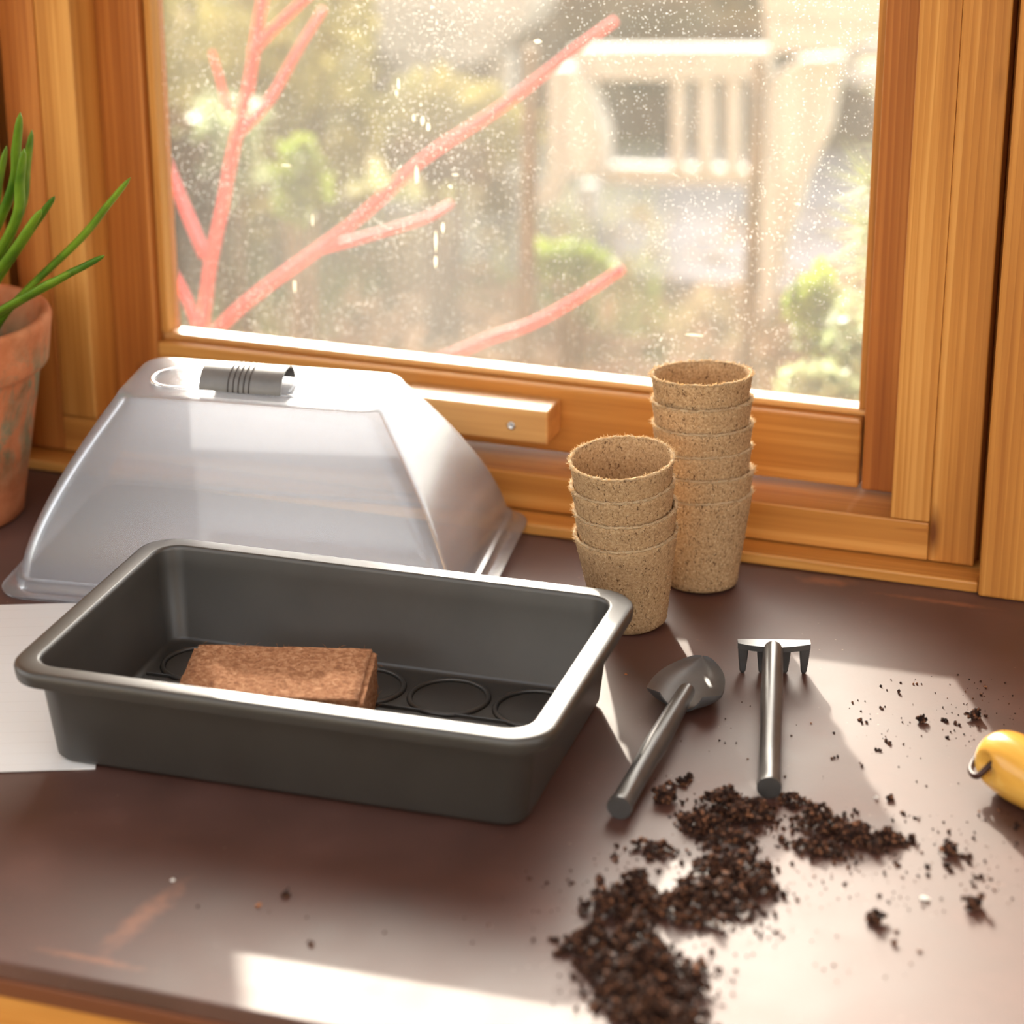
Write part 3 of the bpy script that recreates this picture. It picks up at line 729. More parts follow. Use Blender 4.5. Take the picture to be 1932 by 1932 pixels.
# ------------------------------------------------------------------ peat pots
PR_, PB_, PH_, PT_ = 0.0392, 0.0273, 0.076, 0.0024
def pot_meshes(seed):
    rr = random.Random(seed); off = Vector((seed * 3.7, seed * 1.3, seed * 7.1))
    n = 96
    P = []
    for i in range(15):
        t = i / 14; P.append((PB_ + (PR_ - PB_) * t, 0.0015 + (PH_ - 0.0015) * t, 'o', t))
    Pin = [(PR_ - PT_, PH_, 'i', 1.0)]
    for i in range(12, -1, -1):
        t = i / 13; Pin.append((PB_ - PT_ + (PR_ - PB_) * t, 0.003 + (PH_ - 0.003) * t, 'i', t))
    full = [(PB_ - 0.0016, 0.0, 'b', 0)] + P + Pin
    vs, fs = [], []
    for k, (r, z, s, t) in enumerate(full):
        for i in range(n):
            a = 2 * pi * i / n
            d = Vector((cos(a), sin(a), 0))
            p = d * r + Vector((0, 0, z))
            amp = 0.00022
            nz = noise.noise(p * 420 + off) + 0.7 * noise.noise(p * 130 + off)
            p = p + d * nz * amp * (1 if s != 'i' else -0.6)
            if t > 0.97:
                rag = noise.noise(Vector((cos(a) * 9, sin(a) * 9, seed))) * 0.0009 + noise.noise(Vector((cos(a) * 34, sin(a) * 34, seed + 3))) * 0.0010
                p.z += rag
                p += d * noise.noise(Vector((cos(a) * 26, sin(a) * 26, seed + 9))) * 0.0006
            vs.append(p)
    for k in range(len(full) - 1):
        for i in range(n):
            j = (i + 1) % n
            fs.append((k * n + i, k * n + j, (k + 1) * n + j, (k + 1) * n + i))
    c0 = len(vs); vs.append(Vector((0, 0, 0))); c1 = len(vs); vs.append(Vector((0, 0, 0.003)))
    L = (len(full) - 1) * n
    for i in range(n):
        j = (i + 1) % n
        fs.append((c0, j, i)); fs.append((c1, L + i, L + j))
    body = pydata(vs, fs); body.polygons.foreach_set('use_smooth', [True] * len(body.polygons))
    # torn upper edge, its colour paled to look caught by the sun
    tv, tf = [], []
    nr, nm = 110, 8
    for i in range(nr):
        a = 2 * pi * i / nr; d = Vector((cos(a), sin(a), 0))
        zr = noise.noise(Vector((cos(a) * 9, sin(a) * 9, seed))) * 0.0009 + noise.noise(Vector((cos(a) * 34, sin(a) * 34, seed + 3))) * 0.0010
        for k in range(nm):
            b = 2 * pi * k / nm; q = Vector((cos(a) * 40 + cos(b) * .8, sin(a) * 40, sin(b) * .8 + seed))
            rm = 0.00115 * (1 + 0.55 * noise.noise(q * 1.3))
            tv.append(d * (PR_ - PT_ * 0.5 + 0.0002 + rm * 1.05 * cos(b)) + Vector((0, 0, PH_ + zr * 0.8 + rm * 0.75 * sin(b) - 0.0002)))
    for i in range(nr):
        j = (i + 1) % nr
        for k in range(nm): tf.append((i * nm + k, j * nm + k, j * nm + (k + 1) % nm, i * nm + (k + 1) % nm))
    torn = pydata(tv, tf)
    fv, ff = [], []
    for q in range(1500):
        a = rr.uniform(0, 2 * pi); d = Vector((cos(a), sin(a), 0)); tn = Vector((-sin(a), cos(a), 0))
        if q < 1100:
            r = PR_ - rr.uniform(-0.0002, PT_ + 0.0002); p = d * r + Vector((0, 0, PH_ - 0.0006 + rr.uniform(-.0006, .0004)))
            dr = d * rr.uniform(-.2, .9) + Vector((0, 0, rr.uniform(-.1, .9))) + tn * rr.gauss(0, .9)
            ln = rr.uniform(0.0012, 0.0042)
        else:
            t = rr.uniform(0.02, 0.97); r = PB_ + (PR_ - PB_) * t; p = d * r + Vector((0, 0, PH_ * t))
            dr = d * rr.uniform(.1, .6) + Vector((0, 0, rr.gauss(0, .8))) + tn * rr.gauss(0, .9); ln = rr.uniform(0.0007, 0.0018)
        dr.normalize(); w = rr.uniform(0.00014, 0.00030)
        s = dr.cross(d if abs(dr.dot(d)) < .9 else tn).normalized() * w; t2 = dr.cross(s).normalized() * w
        mid = p + dr * ln * 0.55 + tn * rr.gauss(0, .0002); e = p + dr * ln
        b0 = len(fv); fv += [p - s, p + s, p + t2 * 1.5, mid - s, mid + s, mid + t2 * 1.5, e]
        ff += [(b0, b0 + 1, b0 + 4, b0 + 3), (b0 + 1, b0 + 2, b0 + 5, b0 + 4), (b0 + 2, b0, b0 + 3, b0 + 5), (b0 + 3, b0 + 4, b0 + 6), (b0 + 4, b0 + 5, b0 + 6), (b0 + 5, b0 + 3, b0 + 6)]
    return body, pydata(fv, ff), torn
pot_me = [pot_meshes(s) for s in (1, 2, 3)]
def pot_stack(base, lean, n, step, labels, group, seed):
    rr = random.Random(seed)
    p = Vector(base); axis = Vector(lean).normalized()
    for k in range(n):
        q = Vector((0, 0, 1)).rotation_difference((axis + Vector((rr.gauss(0, .009), rr.gauss(0, .009), 0)) * (1 if k else 0)).normalized())
        e = empty('peat_pot', p + (Vector((rr.gauss(0, .0003), rr.gauss(0, .0003), 0)) if k else Vector()), (q @ Matrix.Rotation(rr.uniform(0, 6.28), 3, 'Z').to_quaternion()).to_euler())
        tag(e, labels[k], 'peat pot', group)
        b_, f_, t_ = pot_me[(k + seed) % 3]
        link('body', b_, M['peat'], e)
        link('sunlit_torn_rim', t_, M['fibre'], e)
        tag(link('rim_fibres', f_, M['fibre'], e), kind='stuff')
        p = p + axis * (step + rr.uniform(-0.0008, 0.0008))
ordw = ['lowest', 'second', 'third', 'fourth', 'fifth', 'topmost']
tall = ['%s peat pot from the bottom of the tall stack of six by the window' % w.capitalize() for w in ordw]
tall[0] = 'peat pot standing on the bench at the bottom of the tall stack of six'
tall[5] = 'open topmost peat pot of the tall stack of six in front of the window'
short = ['peat pot standing on the bench at the bottom of the short stack of four', 'second peat pot from the bottom of the short stack of four behind the tray', 'third peat pot from the bottom of the short stack of four behind the tray', 'open topmost peat pot of the short stack of four behind the tray corner']
tall = [t[0].lower() + t[1:] for t in tall]
pot_stack((-0.4640, 1.7800, 0.0005), (-0.045, 0.075, 1.0), 6, 0.0187, tall, 'tall stack of peat pots', 4)
pot_stack((-0.4960, 1.6920, 0.0026), (-0.045, -0.085, 1.0), 4, 0.0196, short, 'short stack of peat pots', 8)

# ------------------------------------------------------------------ small rake
rake = tag(empty('hand_rake', (-0.3725, 1.6400, 0.0), (0, 0, 0)), 'dark grey plastic toy sized rake with four tines and round handle', 'rake')
ro = Vector((-0.3725, 1.6400, 0.0))
hd = Vector((-0.3294, 1.4525, 0.0085)) - ro; h0 = Vector((0.0005, -0.005, 0.0215))
hp = [h0 + (hd - h0) * t for t in (0.0, 0.02, 0.25, 0.42, 0.55, 0.75, 0.965, 0.975, 1.0)]
hr = [0.0066, 0.0073, 0.0077, 0.0079, 0.0074, 0.0073, 0.0076, 0.0083, 0.0083]
autosmooth(link('handle', tube_mesh(hp, hr, 28), M['tool'], rake), 50)
ang = radians(17)
hdv = empty('head', (0, 0, 0.0), (0, 0, ang), parent=rake)
# curved bar: back edge straight, front edge bowed
bv, bf = [], []
n = 16
for i in range(n + 1):
    x_ = -0.0262 + 0.0524 * i / n; t = x_ / 0.0262
    yb, yf = 0.0045, -0.0030 - 0.0062 * (1 - t * t)
    for z_ in (0.0205, 0.0248):
        bv += [(x_, yb, z_), (x_, yf, z_)]
for i in range(n):
    a, c = i * 4, (i + 1) * 4
    bf += [(a, c, c + 1, a + 1), (a + 2, a + 3, c + 3, c + 2), (a, a + 2, c + 2, c), (a + 1, c + 1, c + 3, a + 3)]
bf += [(0, 1, 3, 2), (n * 4, n * 4 + 2, n * 4 + 3, n * 4 + 1)]
autosmooth(link('bar', pydata(bv, bf), M['tool'], hdv), 40)
tine = loft_mesh([(0.0012, 0.0012, 0.0006, 0.0003), (0.0022, 0.0022, 0.001, 0.0024), (0.0034, 0.0031, 0.0012, 0.014), (0.0038, 0.0036, 0.0012, 0.0207)], 3)
for x_ in (-0.0222, -0.0085, 0.0085, 0.0222):
    link('tine', tine, M['tool'], hdv, (x_, 0.0, 0.0))

# ------------------------------------------------------------------ small trowel
to = Vector((-0.4160, 1.5540, 0.0))
trw = tag(empty('hand_trowel', to), 'dark grey plastic toy sized trowel with a shield shaped scoop', 'trowel')
e_ = Vector((-0.4146, 1.3944, 0.0086)) - to; s_ = Vector((-0.0005, 0.010, 0.0140))
tp_ = [s_ + (e_ - s_) * t for t in (0, 0.03, 0.2, 0.4, 0.5, 0.6, 0.75, 0.965, 0.975, 1.0)]
tr_ = [0.0058, 0.0064, 0.0071, 0.0078, 0.0080, 0.0074, 0.0073, 0.0077, 0.0084, 0.0084]
autosmooth(link('handle', tube_mesh(tp_, tr_, 28), M['tool'], trw), 50)
def scoop():
    # outline in blade plane: u across, v towards the tip
    nu, nv = 26, 30
    top, bot = [], []
    Lb = 0.078
    for j in range(nv + 1):
        v = j / nv
        if v < 0.16: w = 0.0150 + (0.0268 - 0.0150) * sin(v / 0.16 * pi / 2)
        else: w = 0.0268 * (1 - ((v - 0.16) / 0.84) ** 2.1) ** 0.72 if v < 1 else 0.0006
        for i in range(nu + 1):
            u = -1 + 2 * i / nu
            x_ = u * w
            # dished: edges rise, shoulders curl up
            z_ = 0.0115 * abs(u) ** 3.0 * (1 - 0.40 * v) * (w / 0.0268) ** 0.5 + 0.0015 * v * v + 0.0042 + 0.0025 * max(0.0, (v - 0.72) / 0.28) ** 2 + 0.005 * max(0.0, 1 - v / 0.12) * abs(u) ** 1.5
            y_ = Lb * v - 0.005 * abs(u) * (1 - v)
            top.append((x_, y_, z_)); bot.append((x_, y_, z_ - 0.0018))
    vs = top + bot; off = len(top); K = nu + 1; fs = []
    for j in range(nv):
        for i in range(nu):
            a = j * K + i
            fs.append((a, a + 1, a + K + 1, a + K)); fs.append((off + a, off + a + K, off + a + K + 1, off + a + 1))
    edge = [i for i in range(K)] + [j * K + nu for j in range(1, nv + 1)] + [nv * K + i for i in range(nu - 1, -1, -1)] + [j * K for j in range(nv - 1, 0, -1)]
    for q in range(len(edge)):
        a, b_ = edge[q], edge[(q + 1) % len(edge)]
        fs.append((b_, a, off + a, off + b_))
    return pydata(vs, fs)
autosmooth(link('blade', scoop(), M['blade'], trw, (-0.001, 0.000, 0.0), (radians(0.5), 0, radians(5))), 45)

# ------------------------------------------------------------------ white card under the tray
ca = radians(22.6)
cu, cv = Vector((cos(ca), sin(ca), 0)), Vector((-sin(ca), cos(ca), 0))
fr_ = Vector((-0.7690, 1.3462, 0.0))
card = tag(empty('lined_card', fr_, (0, 0, ca)), 'white lined card lying under the left end of the seed tray', 'card')
link('sheet', box_mesh(0.36, 0.275, 0.0009, 0.0), M['paper'], card, (-0.18, 0.1375, 0.00055))
link('back_sheet', box_mesh(0.343, 0.275, 0.0002, 0.0), M['paper'], card, (-0.1875, 0.1362, 0.00109))

# ------------------------------------------------------------------ clay pot with bulb leaves
cpx, cpy = -1.1010, 1.7180
cpot = tag(empty('clay_pot', (cpx, cpy, 0.0004)), 'weathered terracotta flower pot with algae stains by the window', 'flower pot')
CR, CB, CH = 0.0955, 0.0610, 0.175
prof = [(CB - 0.003, 0.0), (CB, 0.003), (0.0655, 0.030), (0.0845, 0.131), (0.0855, 0.1325), (0.0890, 0.1325), (0.0905, 0.1345), (0.0950, 0.166), (0.0957, 0.171), (0.0945, 0.1742), (0.0915, 0.1755), (0.0875, 0.1745), (0.0855, 0.171), (0.0825, 0.150), (0.0760, 0.140), (0.0590, 0.012), (0.055, 0.010)]
prof2 = []
for (r0, z0), (r1, z1) in zip(prof, prof[1:]):
    k = max(1, int(hypot(r1 - r0, z1 - z0) / 0.008))
    prof2 += [(r0 + (r1 - r0) * i / k, z0 + (z1 - z0) * i / k) for i in range(k)]
prof2.append(prof[-1])
autosmooth(link('body', lathe_mesh(prof2, 96, lambda k, a, r, z: (r + 0.0005 * noise.noise(Vector((cos(a) * 3, sin(a) * 3, z * 40))), z)), M['terracotta'], cpot), 50)
pv, pf = [], []
def soil_top(R, z, n=40, rings=12):
    vs = [(0, 0, z)]; fs = []
    for k in range(1, rings + 1):
        for i in range(n):
            a = 2 * pi * i / n; r = R * k / rings
            vs.append((r * cos(a), r * sin(a), z + 0.004 * noise.noise(Vector((r * cos(a) * 90, r * sin(a) * 90, 1.0))) * (k < rings)))
    for i in range(n):
        fs.append((0, 1 + i, 1 + (i + 1) % n))
    for k in range(rings - 1):
        for i in range(n):
            j = (i + 1) % n
            fs.append((1 + k * n + i, 1 + (k + 1) * n + i, 1 + (k + 1) * n + j, 1 + k * n + j))
    return pydata(vs, fs)
link('soil', soil_top(0.0745, 0.122), M['soil'], cpot, (0, 0, 0), (0, 0, 0), True)
plant = tag(empty('bulb_plant', (cpx, cpy, 0.120)), 'tufts of fleshy green bulb leaves growing in the clay pot', 'plant')
po = Vector((cpx, cpy, 0.120))
LEAVES = [  # photo sight line of mid points and tip, depth y; base offset in the pot
    ((38, 212), (22, 360), 1.700, (0.012, 0.00)), ((60, 245), (38, 400), 1.735, (0.020, 0.012)), ((45, 280), (28, 420), 1.690, (0.016, -0.008)),
    ((12, 275), (-18, 420), 1.715, (0.000, 0.004)), ((103, 370), (45, 452), 1.700, (0.020, -0.004)), ((78, 395), (30, 468), 1.680, (0.012, -0.012)),
    ((246, 335), (150, 452), 1.712, (0.030, 0.000)), ((197, 482), (110, 528), 1.672, (0.028, -0.016)), ((132, 514), (75, 545), 1.655, (0.024, -0.022)),
    ((-40, 240), (-40, 400), 1.720, (-0.016, 0.006)), ((-90, 300), (-70, 430), 1.700, (-0.026, -0.004)), ((-140, 380), (-100, 460), 1.690, (-0.034, -0.010)), ((-60, 330), (-60, 440), 1.740, (-0.020, 0.020))]
for (tx, ty), (mx_, my_), Y, (bx_, by_) in LEAVES:
    tip = at(tx, ty, Y) - po; mid = at(mx_, my_, Y + 0.004) - po; b0 = Vector((bx_, by_, 0.0))
    low = b0.lerp(mid, 0.45) + Vector((-(mid.x - bx_) * 0.10, 0, 0.012 if ty > 450 else 0.004))
    pts = spline([b0, low, mid, mid.lerp(tip, .55) + Vector((0, 0, 0.0)), tip], 6)
    n_ = len(pts); rad = []
    for i in range(n_):
        t = i / (n_ - 1)
        rad.append(0.0052 * (0.85 + 0.3 * sin(pi * min(t * 1.1, 1))) * (1 if t < 0.86 else max(0.12, sqrt(max(0, 1 - ((t - 0.86) / 0.14) ** 2)))))
    link('leaf', tube_mesh(pts, rad, 10, flat=0.5), M['leek'], plant, (0, 0, 0), (0, 0, 0), True)

# ------------------------------------------------------------------ wooden handled tool on the right
ha = radians(-40)
ho = Vector((-0.1995, 1.5265, 0.0))
ht_ = tag(empty('wooden_handled_tool', ho, (0, 0, ha)), 'golden varnished wooden tool handle with a dark leather hanging loop', 'garden tool')
prof = [(0.0, 0.0035), (0.001, 0.0085), (0.0025, 0.0118), (0.004, 0.0140), (0.0065, 0.0162), (0.009, 0.0178), (0.012, 0.0190), (0.015, 0.0199), (0.018, 0.0206), (0.021, 0.0211), (0.024, 0.0215), (0.028, 0.0218), (0.036, 0.0219), (0.045, 0.0214), (0.070, 0.0195), (0.100, 0.0175), (0.118, 0.0150), (0.124, 0.0135)]
vs, fs = [], []
n = 64
ZC = 0.0222
for k, (xx, r) in enumerate(prof):
    for i in range(n):
        a = 2 * pi * i / n; y_, z_ = r * cos(a), r * sin(a)
        if xx < 0.03:                      # drilled hollow for the cord, on the side towards the bench front
            d = hypot(xx - 0.020, (z_ - 0.001) * 0.9)
            if y_ < 0 and d < 0.009: y_ += 0.010 * (1 - (d / 0.009) ** 2)
        vs.append((xx, y_, z_ + ZC))
for k in range(len(prof) - 1):
    for i in range(n):
        j = (i + 1) % n; fs.append((k * n + i, (k + 1) * n + i, (k + 1) * n + j, k * n + j))
fs.append(tuple(range(n))); fs.append(tuple(range(len(prof) * n - 1, (len(prof) - 1) * n - 1, -1)))
autosmooth(link('handle', pydata(vs, fs), M['handle'], ht_), 60)
link('ferrule', lathe_mesh([(0.0135, 0), (0.0138, 0.001), (0.0128, 0.022), (0.0075, 0.03), (0.0045, 0.032), (0.0045, 0.085), (0.0040, 0.09)], 28), M['steel'], ht_, (0.124, 0, ZC), (0, pi / 2, 0), True)
link('blade', box_mesh(0.13, 0.06, 0.002, 0.0008, 1), M['steel'], ht_, (0.26, 0, ZC - 0.004), (radians(0), radians(4), 0))
cp = spline([(0.020, -0.012, ZC + 0.003), (0.0165, -0.0215, ZC - 0.006), (0.006, -0.0185, ZC - 0.008), (-0.0012, -0.0095, ZC - 0.006), (-0.0034, 0.001, ZC - 0.001), (0.0004, 0.0115, ZC + 0.004), (0.010, 0.0205, ZC + 0.007), (0.024, 0.0235, ZC + 0.008), (0.040, 0.0225, ZC + 0.008)], 8)
link('cord', tube_mesh(cp, 0.0022, 10), M['cord'], ht_, (0, 0, 0), (0, 0, 0), True)

# ------------------------------------------------------------------ spilled soil
ico = bmesh.new(); bmesh.ops.create_icosphere(ico, subdivisions=1, radius=1.0)
IV = np.array([v.co[:] for v in ico.verts]); IF = np.array([[v.index for v in f.verts] for f in ico.faces]); ico.free()
nrng = np.random.default_rng(5)
def crumbs(positions, sizes):
    n = len(positions)
    V = np.repeat(IV[None], n, 0) * (0.55 + 0.75 * nrng.random((n, len(IV), 1)))
    V = V * (0.7 + 0.6 * nrng.random((n, 1, 3))) * np.array(sizes)[:, None, None]
    V = V + np.array(positions)[:, None, :]
    Fc = IF[None] + (np.arange(n) * len(IV))[:, None, None]
    return V.reshape(-1, 3), Fc.reshape(-1, 3)
BLOBS = [  # photo pixel of centre, sx, sy (m), height, weight
    (1365, 1525, .017, .014, .016, 1.0), (1325, 1560, .014, .012, .012, .7), (1410, 1545, .014, .013, .013, .7), (1375, 1590, .016, .012, .010, .6), (1430, 1530, .010, .010, .008, .35),
    (1500, 1515, .009, .006, .006, .25), (1550, 1560, .018, .012, .013, .8), (1600, 1580, .014, .010, .010, .55), (1680, 1585, .010, .006, .007, .4), (1540, 1605, .020, .007, .006, .45), (1640, 1590, .016, .008, .006, .4),
    (1400, 1640, .016, .012, .012, .7), (1345, 1645, .016, .010, .010, .5), (1420, 1675, .012, .010, .012, .5), (1360, 1690, .018, .012, .009, .6), (1235, 1605, .016, .008, .005, .25), (1300, 1700, .016, .012, .011, .6),
    (1200, 1695, .016, .012, .017, .9), (1145, 1720, .014, .012, .015, .8), (1250, 1720, .014, .012, .013, .6), (1110, 1790, .013, .014, .018, .9), (1140, 1840, .013, .012, .013, .6), (1390, 1720, .016, .010, .005, .25), (1330, 1740, .018, .010, .005, .25),
    (1200, 1790, .016, .014, .020, 1.1), (1215, 1845, .018, .014, .022, 1.2), (1180, 1890, .018, .013, .020, 1.1), (1255, 1895, .016, .013, .018, 1.0), (1230, 1940, .024, .014, .022, 1.4), (1290, 1930, .012, .012, .012, .5), (1300, 1830, .014, .010, .005, .25), (1310, 1870, .012, .010, .005, .2)]
pos, siz = [], []
tot = sum(b[5] for b in BLOBS)
for px, py, sx, sy, h, w in BLOBS:
    c = atz(px, py, 0.0)
    for _ in range(int(9500 * w / tot)):
        u, v = nrng.normal(0, .55), nrng.normal(0, .55)
        d2 = u * u + v * v
        lump = max(0.0, 1 - d2 * 0.9) * h * (0.75 + 0.9 * noise.noise(Vector((c.x + u * sx, c.y + v * sy, 0)) * 110))
        s = min(0.0046, 0.00088 * math.exp(nrng.normal(0.12, .50)))
        z = max(0.0, lump) * (1 - 0.75 * nrng.random() ** 2.0) + s * 0.7
        pos.append((c.x + u * sx, c.y + v * sy, z)); siz.append(s)
V, Fc = crumbs(pos, siz)
heap = tag(link('potting_soil', pydata(V.tolist(), Fc.tolist()), M['soil']), 'spilled dark brown potting soil heaped across the bench top', 'soil', kind='stuff')
heap.data.polygons.foreach_set('use_smooth', [False] * len(heap.data.polygons))
# stray crumbs
SC = [(1780, 1340, 190, 70, 70), (1850, 1360, 90, 60, 40), (1700, 1590, 160, 70, 120), (1790, 1660, 150, 70, 90), (1480, 1660, 170, 60, 110), (1380, 1740, 120, 70, 90), (1230, 1620, 110, 45, 70), (1100, 1700, 90, 60, 40), (1320, 1860, 70, 60, 70), (1090, 1880, 60, 50, 35), (1560, 1450, 260, 110, 40), (1350, 1400, 180, 120, 25), (1000, 1720, 150, 90, 18), (700, 1700, 350, 90, 22), (1600, 1760, 200, 100, 30), (1880, 1560, 60, 60, 30), (1440, 1560, 120, 50, 120), (1270, 1500, 40, 40, 14)]
pos, siz = [], []
for px, py, rx, ry, n in SC:
    for _ in range(n):
        a, r = nrng.random() * 2 * pi, sqrt(nrng.random())
        p = atz(px + rx * r * cos(a), py + ry * r * sin(a), 0.0)
        if -0.86 < p.x < -0.445 and 1.33 < p.y < 1.6: continue
        s = min(0.0022, 0.00048 * math.exp(nrng.normal(0, .55)))
        k = 1 if s < 0.0009 else nrng.integers(1, 4)
        for q in range(k):
            pos.append((p.x + nrng.normal(0, s * .9), p.y + nrng.normal(0, s * .9), s * .6)); siz.append(s)
V, Fc = crumbs(pos, siz)
tag(link('soil_crumbs', pydata(V.tolist(), Fc.tolist()), M['soil']), 'fine stray soil crumbs scattered over the brown bench top', 'soil', kind='stuff')
def clump(px, py, r, label, squash=0.7):
    c = atz(px, py, 0.0)
    n = int(26 + r * 2600)
    P = nrng.normal(0, .42, (n, 3)) * r; P[:, 2] = np.abs(P[:, 2]) * squash * 1.6 + r * .22
    V, Fc = crumbs(P, np.full(n, r * 0.42))
    V[:, 2] = np.maximum(V[:, 2], 0.0)
    tag(link('soil_clump', pydata(V.tolist(), Fc.tolist()), M['soil'], None, (c.x, c.y, 0.0003)), label, 'soil clump', 'loose soil clumps')
clump(1253, 1512, 0.0072, 'round dark soil clump beside the trowel handle')
clump(1285, 1480, 0.0034, 'small soil clump right of the trowel handle, above the round one')
clump(1300, 1472, 0.0030, 'tiny soil clump farthest from the viewer beside the trowel handle')
clump(1652, 1738, 0.0048, 'lone soil clump in the sunlit foreground right of the spilled heap')
clump(1738, 1363, 0.0034, 'dark soil clump left in the sunlit patch near the window')
clump(1838, 1355, 0.0046, 'long dark soil clump nearest the wooden tool handle')
clump(1836, 1712, 0.0052, 'dark soil clump rightmost in the sunlit foreground')
clump(1793, 1608, 0.0052, 'soil clump at the tip of the tall stack\'s shadow')
clump(540, 1692, 0.0024, 'tiny dark crumb alone in front of the seed tray')
def chip(px, py, r, label, mat):
    c = atz(px, py, 0.0)
    V, Fc = crumbs(np.zeros((1, 3)), [r]); V[:, 2] = np.abs(V[:, 2])
    tag(link('grit_grain', pydata(V.tolist(), Fc.tolist()), mat, None, (c.x, c.y, 0.0002)), label, 'grit')
M['bark_chip'] = plain('orange_bark_chip', (0.42, 0.17, 0.07), 0.8, 0.2)
M['perlite'] = plain('white_perlite', (0.8, 0.78, 0.72), 0.8, 0.2)
chip(488, 1711, 0.0030, 'orange bark grain in front of the seed tray', M['bark_chip'])
chip(326, 1664, 0.0024, 'pale grain in front of the seed tray, left of the orange one', M['perlite'])
chip(1181, 1275, 0.0020, 'orange crumb on the bench between tray corner and trowel', M['bark_chip'])
chip(1652, 1507, 0.0026, 'white perlite grain right of the rake handle', M['perlite'])
chip(1746, 1698, 0.0028, 'white perlite grain in the sunlit foreground', M['perlite'])

# ------------------------------------------------------------------ garden
GZ = -0.62
def ground_mat():
    mt, nt, b = new_mat('garden_ground')
    v = coords(nt, False)
    n1 = N(nt, 'ShaderNodeTexNoise', Scale=1.6, Detail=7.0, Roughness=0.65); nt.links.new(v, n1.inputs['Vector'])
    r = ramp(nt, [(0.34, (0.15, 0.08, 0.035)), (0.44, (0.27, 0.175, 0.09)), (0.52, (0.28, 0.24, 0.09)), (0.64, (0.18, 0.26, 0.05))]); nt.links.new(n1.outputs[0], r.inputs[0])
    nt.links.new(r.outputs[0], b.inputs['Base Color']); b.inputs['Roughness'].default_value = 0.95; b.inputs['Specular IOR Level'].default_value = 0.1
    n2 = N(nt, 'ShaderNodeTexNoise', Scale=30.0, Detail=6.0); nt.links.new(v, n2.inputs['Vector'])
    bump(nt, b, n2.outputs[0], 0.8, 0.03)
    return mt
M['ground'] = ground_mat()
gm = bmesh.new(); bmesh.ops.create_grid(gm, x_segments=60, y_segments=60, size=30)
for v in gm.verts: v.co.z = 0.02 * noise.noise(v.co * 0.7)
gme = bpy.data.meshes.new('mesh'); gm.to_mesh(gme); gm.free()
tag(link('ground', gme, M['ground'], None, (-4, 24, GZ - 0.02)), 'rough garden soil and grass outside the window', kind='structure')
for xx, yy in (((-34, -2.5), (-8, 1.99)), ((1.5, 26), (-8, 1.99)), ((-2.5, 1.5), (-8, -1.4))):
    pass
gm = bmesh.new(); bmesh.ops.create_grid(gm, x_segments=2, y_segments=2, size=30)
gme = bpy.data.meshes.new('mesh'); gm.to_mesh(gme); gm.free()
tag(link('ground_inner_side', gme, M['ground'], None, (-4, -28, GZ - 0.32)), 'rough garden ground behind the shed', kind='structure')

M['slab'] = plain('lilac_grey_stone', (0.15, 0.14, 0.15), 1.0, 0.05, nscale=3, namp=0.15, bumpv=0.3, bscale=30)
pc0 = atz(1290, 395, GZ)
pav = tag(empty('paving', (pc0.x, pc0.y, GZ)), 'pale lilac stone paving under the garden bench', kind='structure')
slab = box_mesh(0.59, 0.39, 0.05, 0.008, 1)
for i in range(2):
    for j in range(3):
        link('slab', slab, M['slab'], pav, ((i - 0.5) * 0.60 - 0.15 + 0.30 * (j % 2), (j - 1.0) * 0.40, 0.004 + 0.004 * ((i * 7 + j * 3) % 3)))

# red-stemmed shrub just outside
dog = tag(empty('dogwood_shrub', (-1.33, 2.50, GZ)), 'bare red stemmed dogwood shrub close outside the window', 'shrub')
do = Vector((-1.33, 2.50, GZ))
RED = [  # (sight lines, depth at start, depth at end, radius start, radius end, rooted)
    ([(300, 760), (415, 615), (600, 470), (800, 302), (1000, 160), (1163, 42)], 2.46, 2.56, .0076, .0050, True),
    ([(345, 790), (380, 610), (402, 480), (440, 300), (475, 130), (498, -10), (520, -160)], 2.52, 2.50, .0066, .0050, True),
    ([(445, 262), (505, 190), (560, 95), (610, 20)], 2.51, 2.66, .0052, .0036, False),
    ([(478, 95), (530, 40), (620, -40)], 2.50, 2.44, .0054, .0040, False),
    ([(388, 478), (345, 375), (300, 275), (255, 180)], 2.52, 2.70, .0060, .0040, False),
    ([(376, 620), (340, 540), (300, 470)], 2.54, 2.60, .0050, .0036, False),
    ([(600, 470), (690, 445), (800, 412), (850, 385)], 2.49, 2.62, .0048, .0034, False),
    ([(700, 760), (890, 655), (1000, 610), (1095, 560), (1174, 510)], 2.44, 2.40, .0062, .0050, True),
    ([(432, 215), (418, 150), (405, 100)], 2.6, 2.62, .0030, .0022, False)]
for pl, y0, y1, r0, r1, rooted in RED:
    P = [at(px, py, y0 + (y1 - y0) * i / (len(pl) - 1)) - do for i, (px, py) in enumerate(pl)]
    if rooted:
        b0 = Vector((RNG.gauss(0, .04), RNG.gauss(0, .03), 0.0)); P = [b0, b0.lerp(P[0], .6) + Vector((0.0, 0, .05))] + P
    S_ = spline(P, 8)
    n_ = len(S_)
    link('stem', tube_mesh([p + Vector((noise.noise(p * 9), 0, noise.noise(p * 9 + Vector((5, 0, 0))))) * 0.004 for p in S_], [r0 + (r1 - r0) * i / (n_ - 1) for i in range(n_)], 10), M['red_bark'], dog, (0, 0, 0), (0, 0, 0), True)

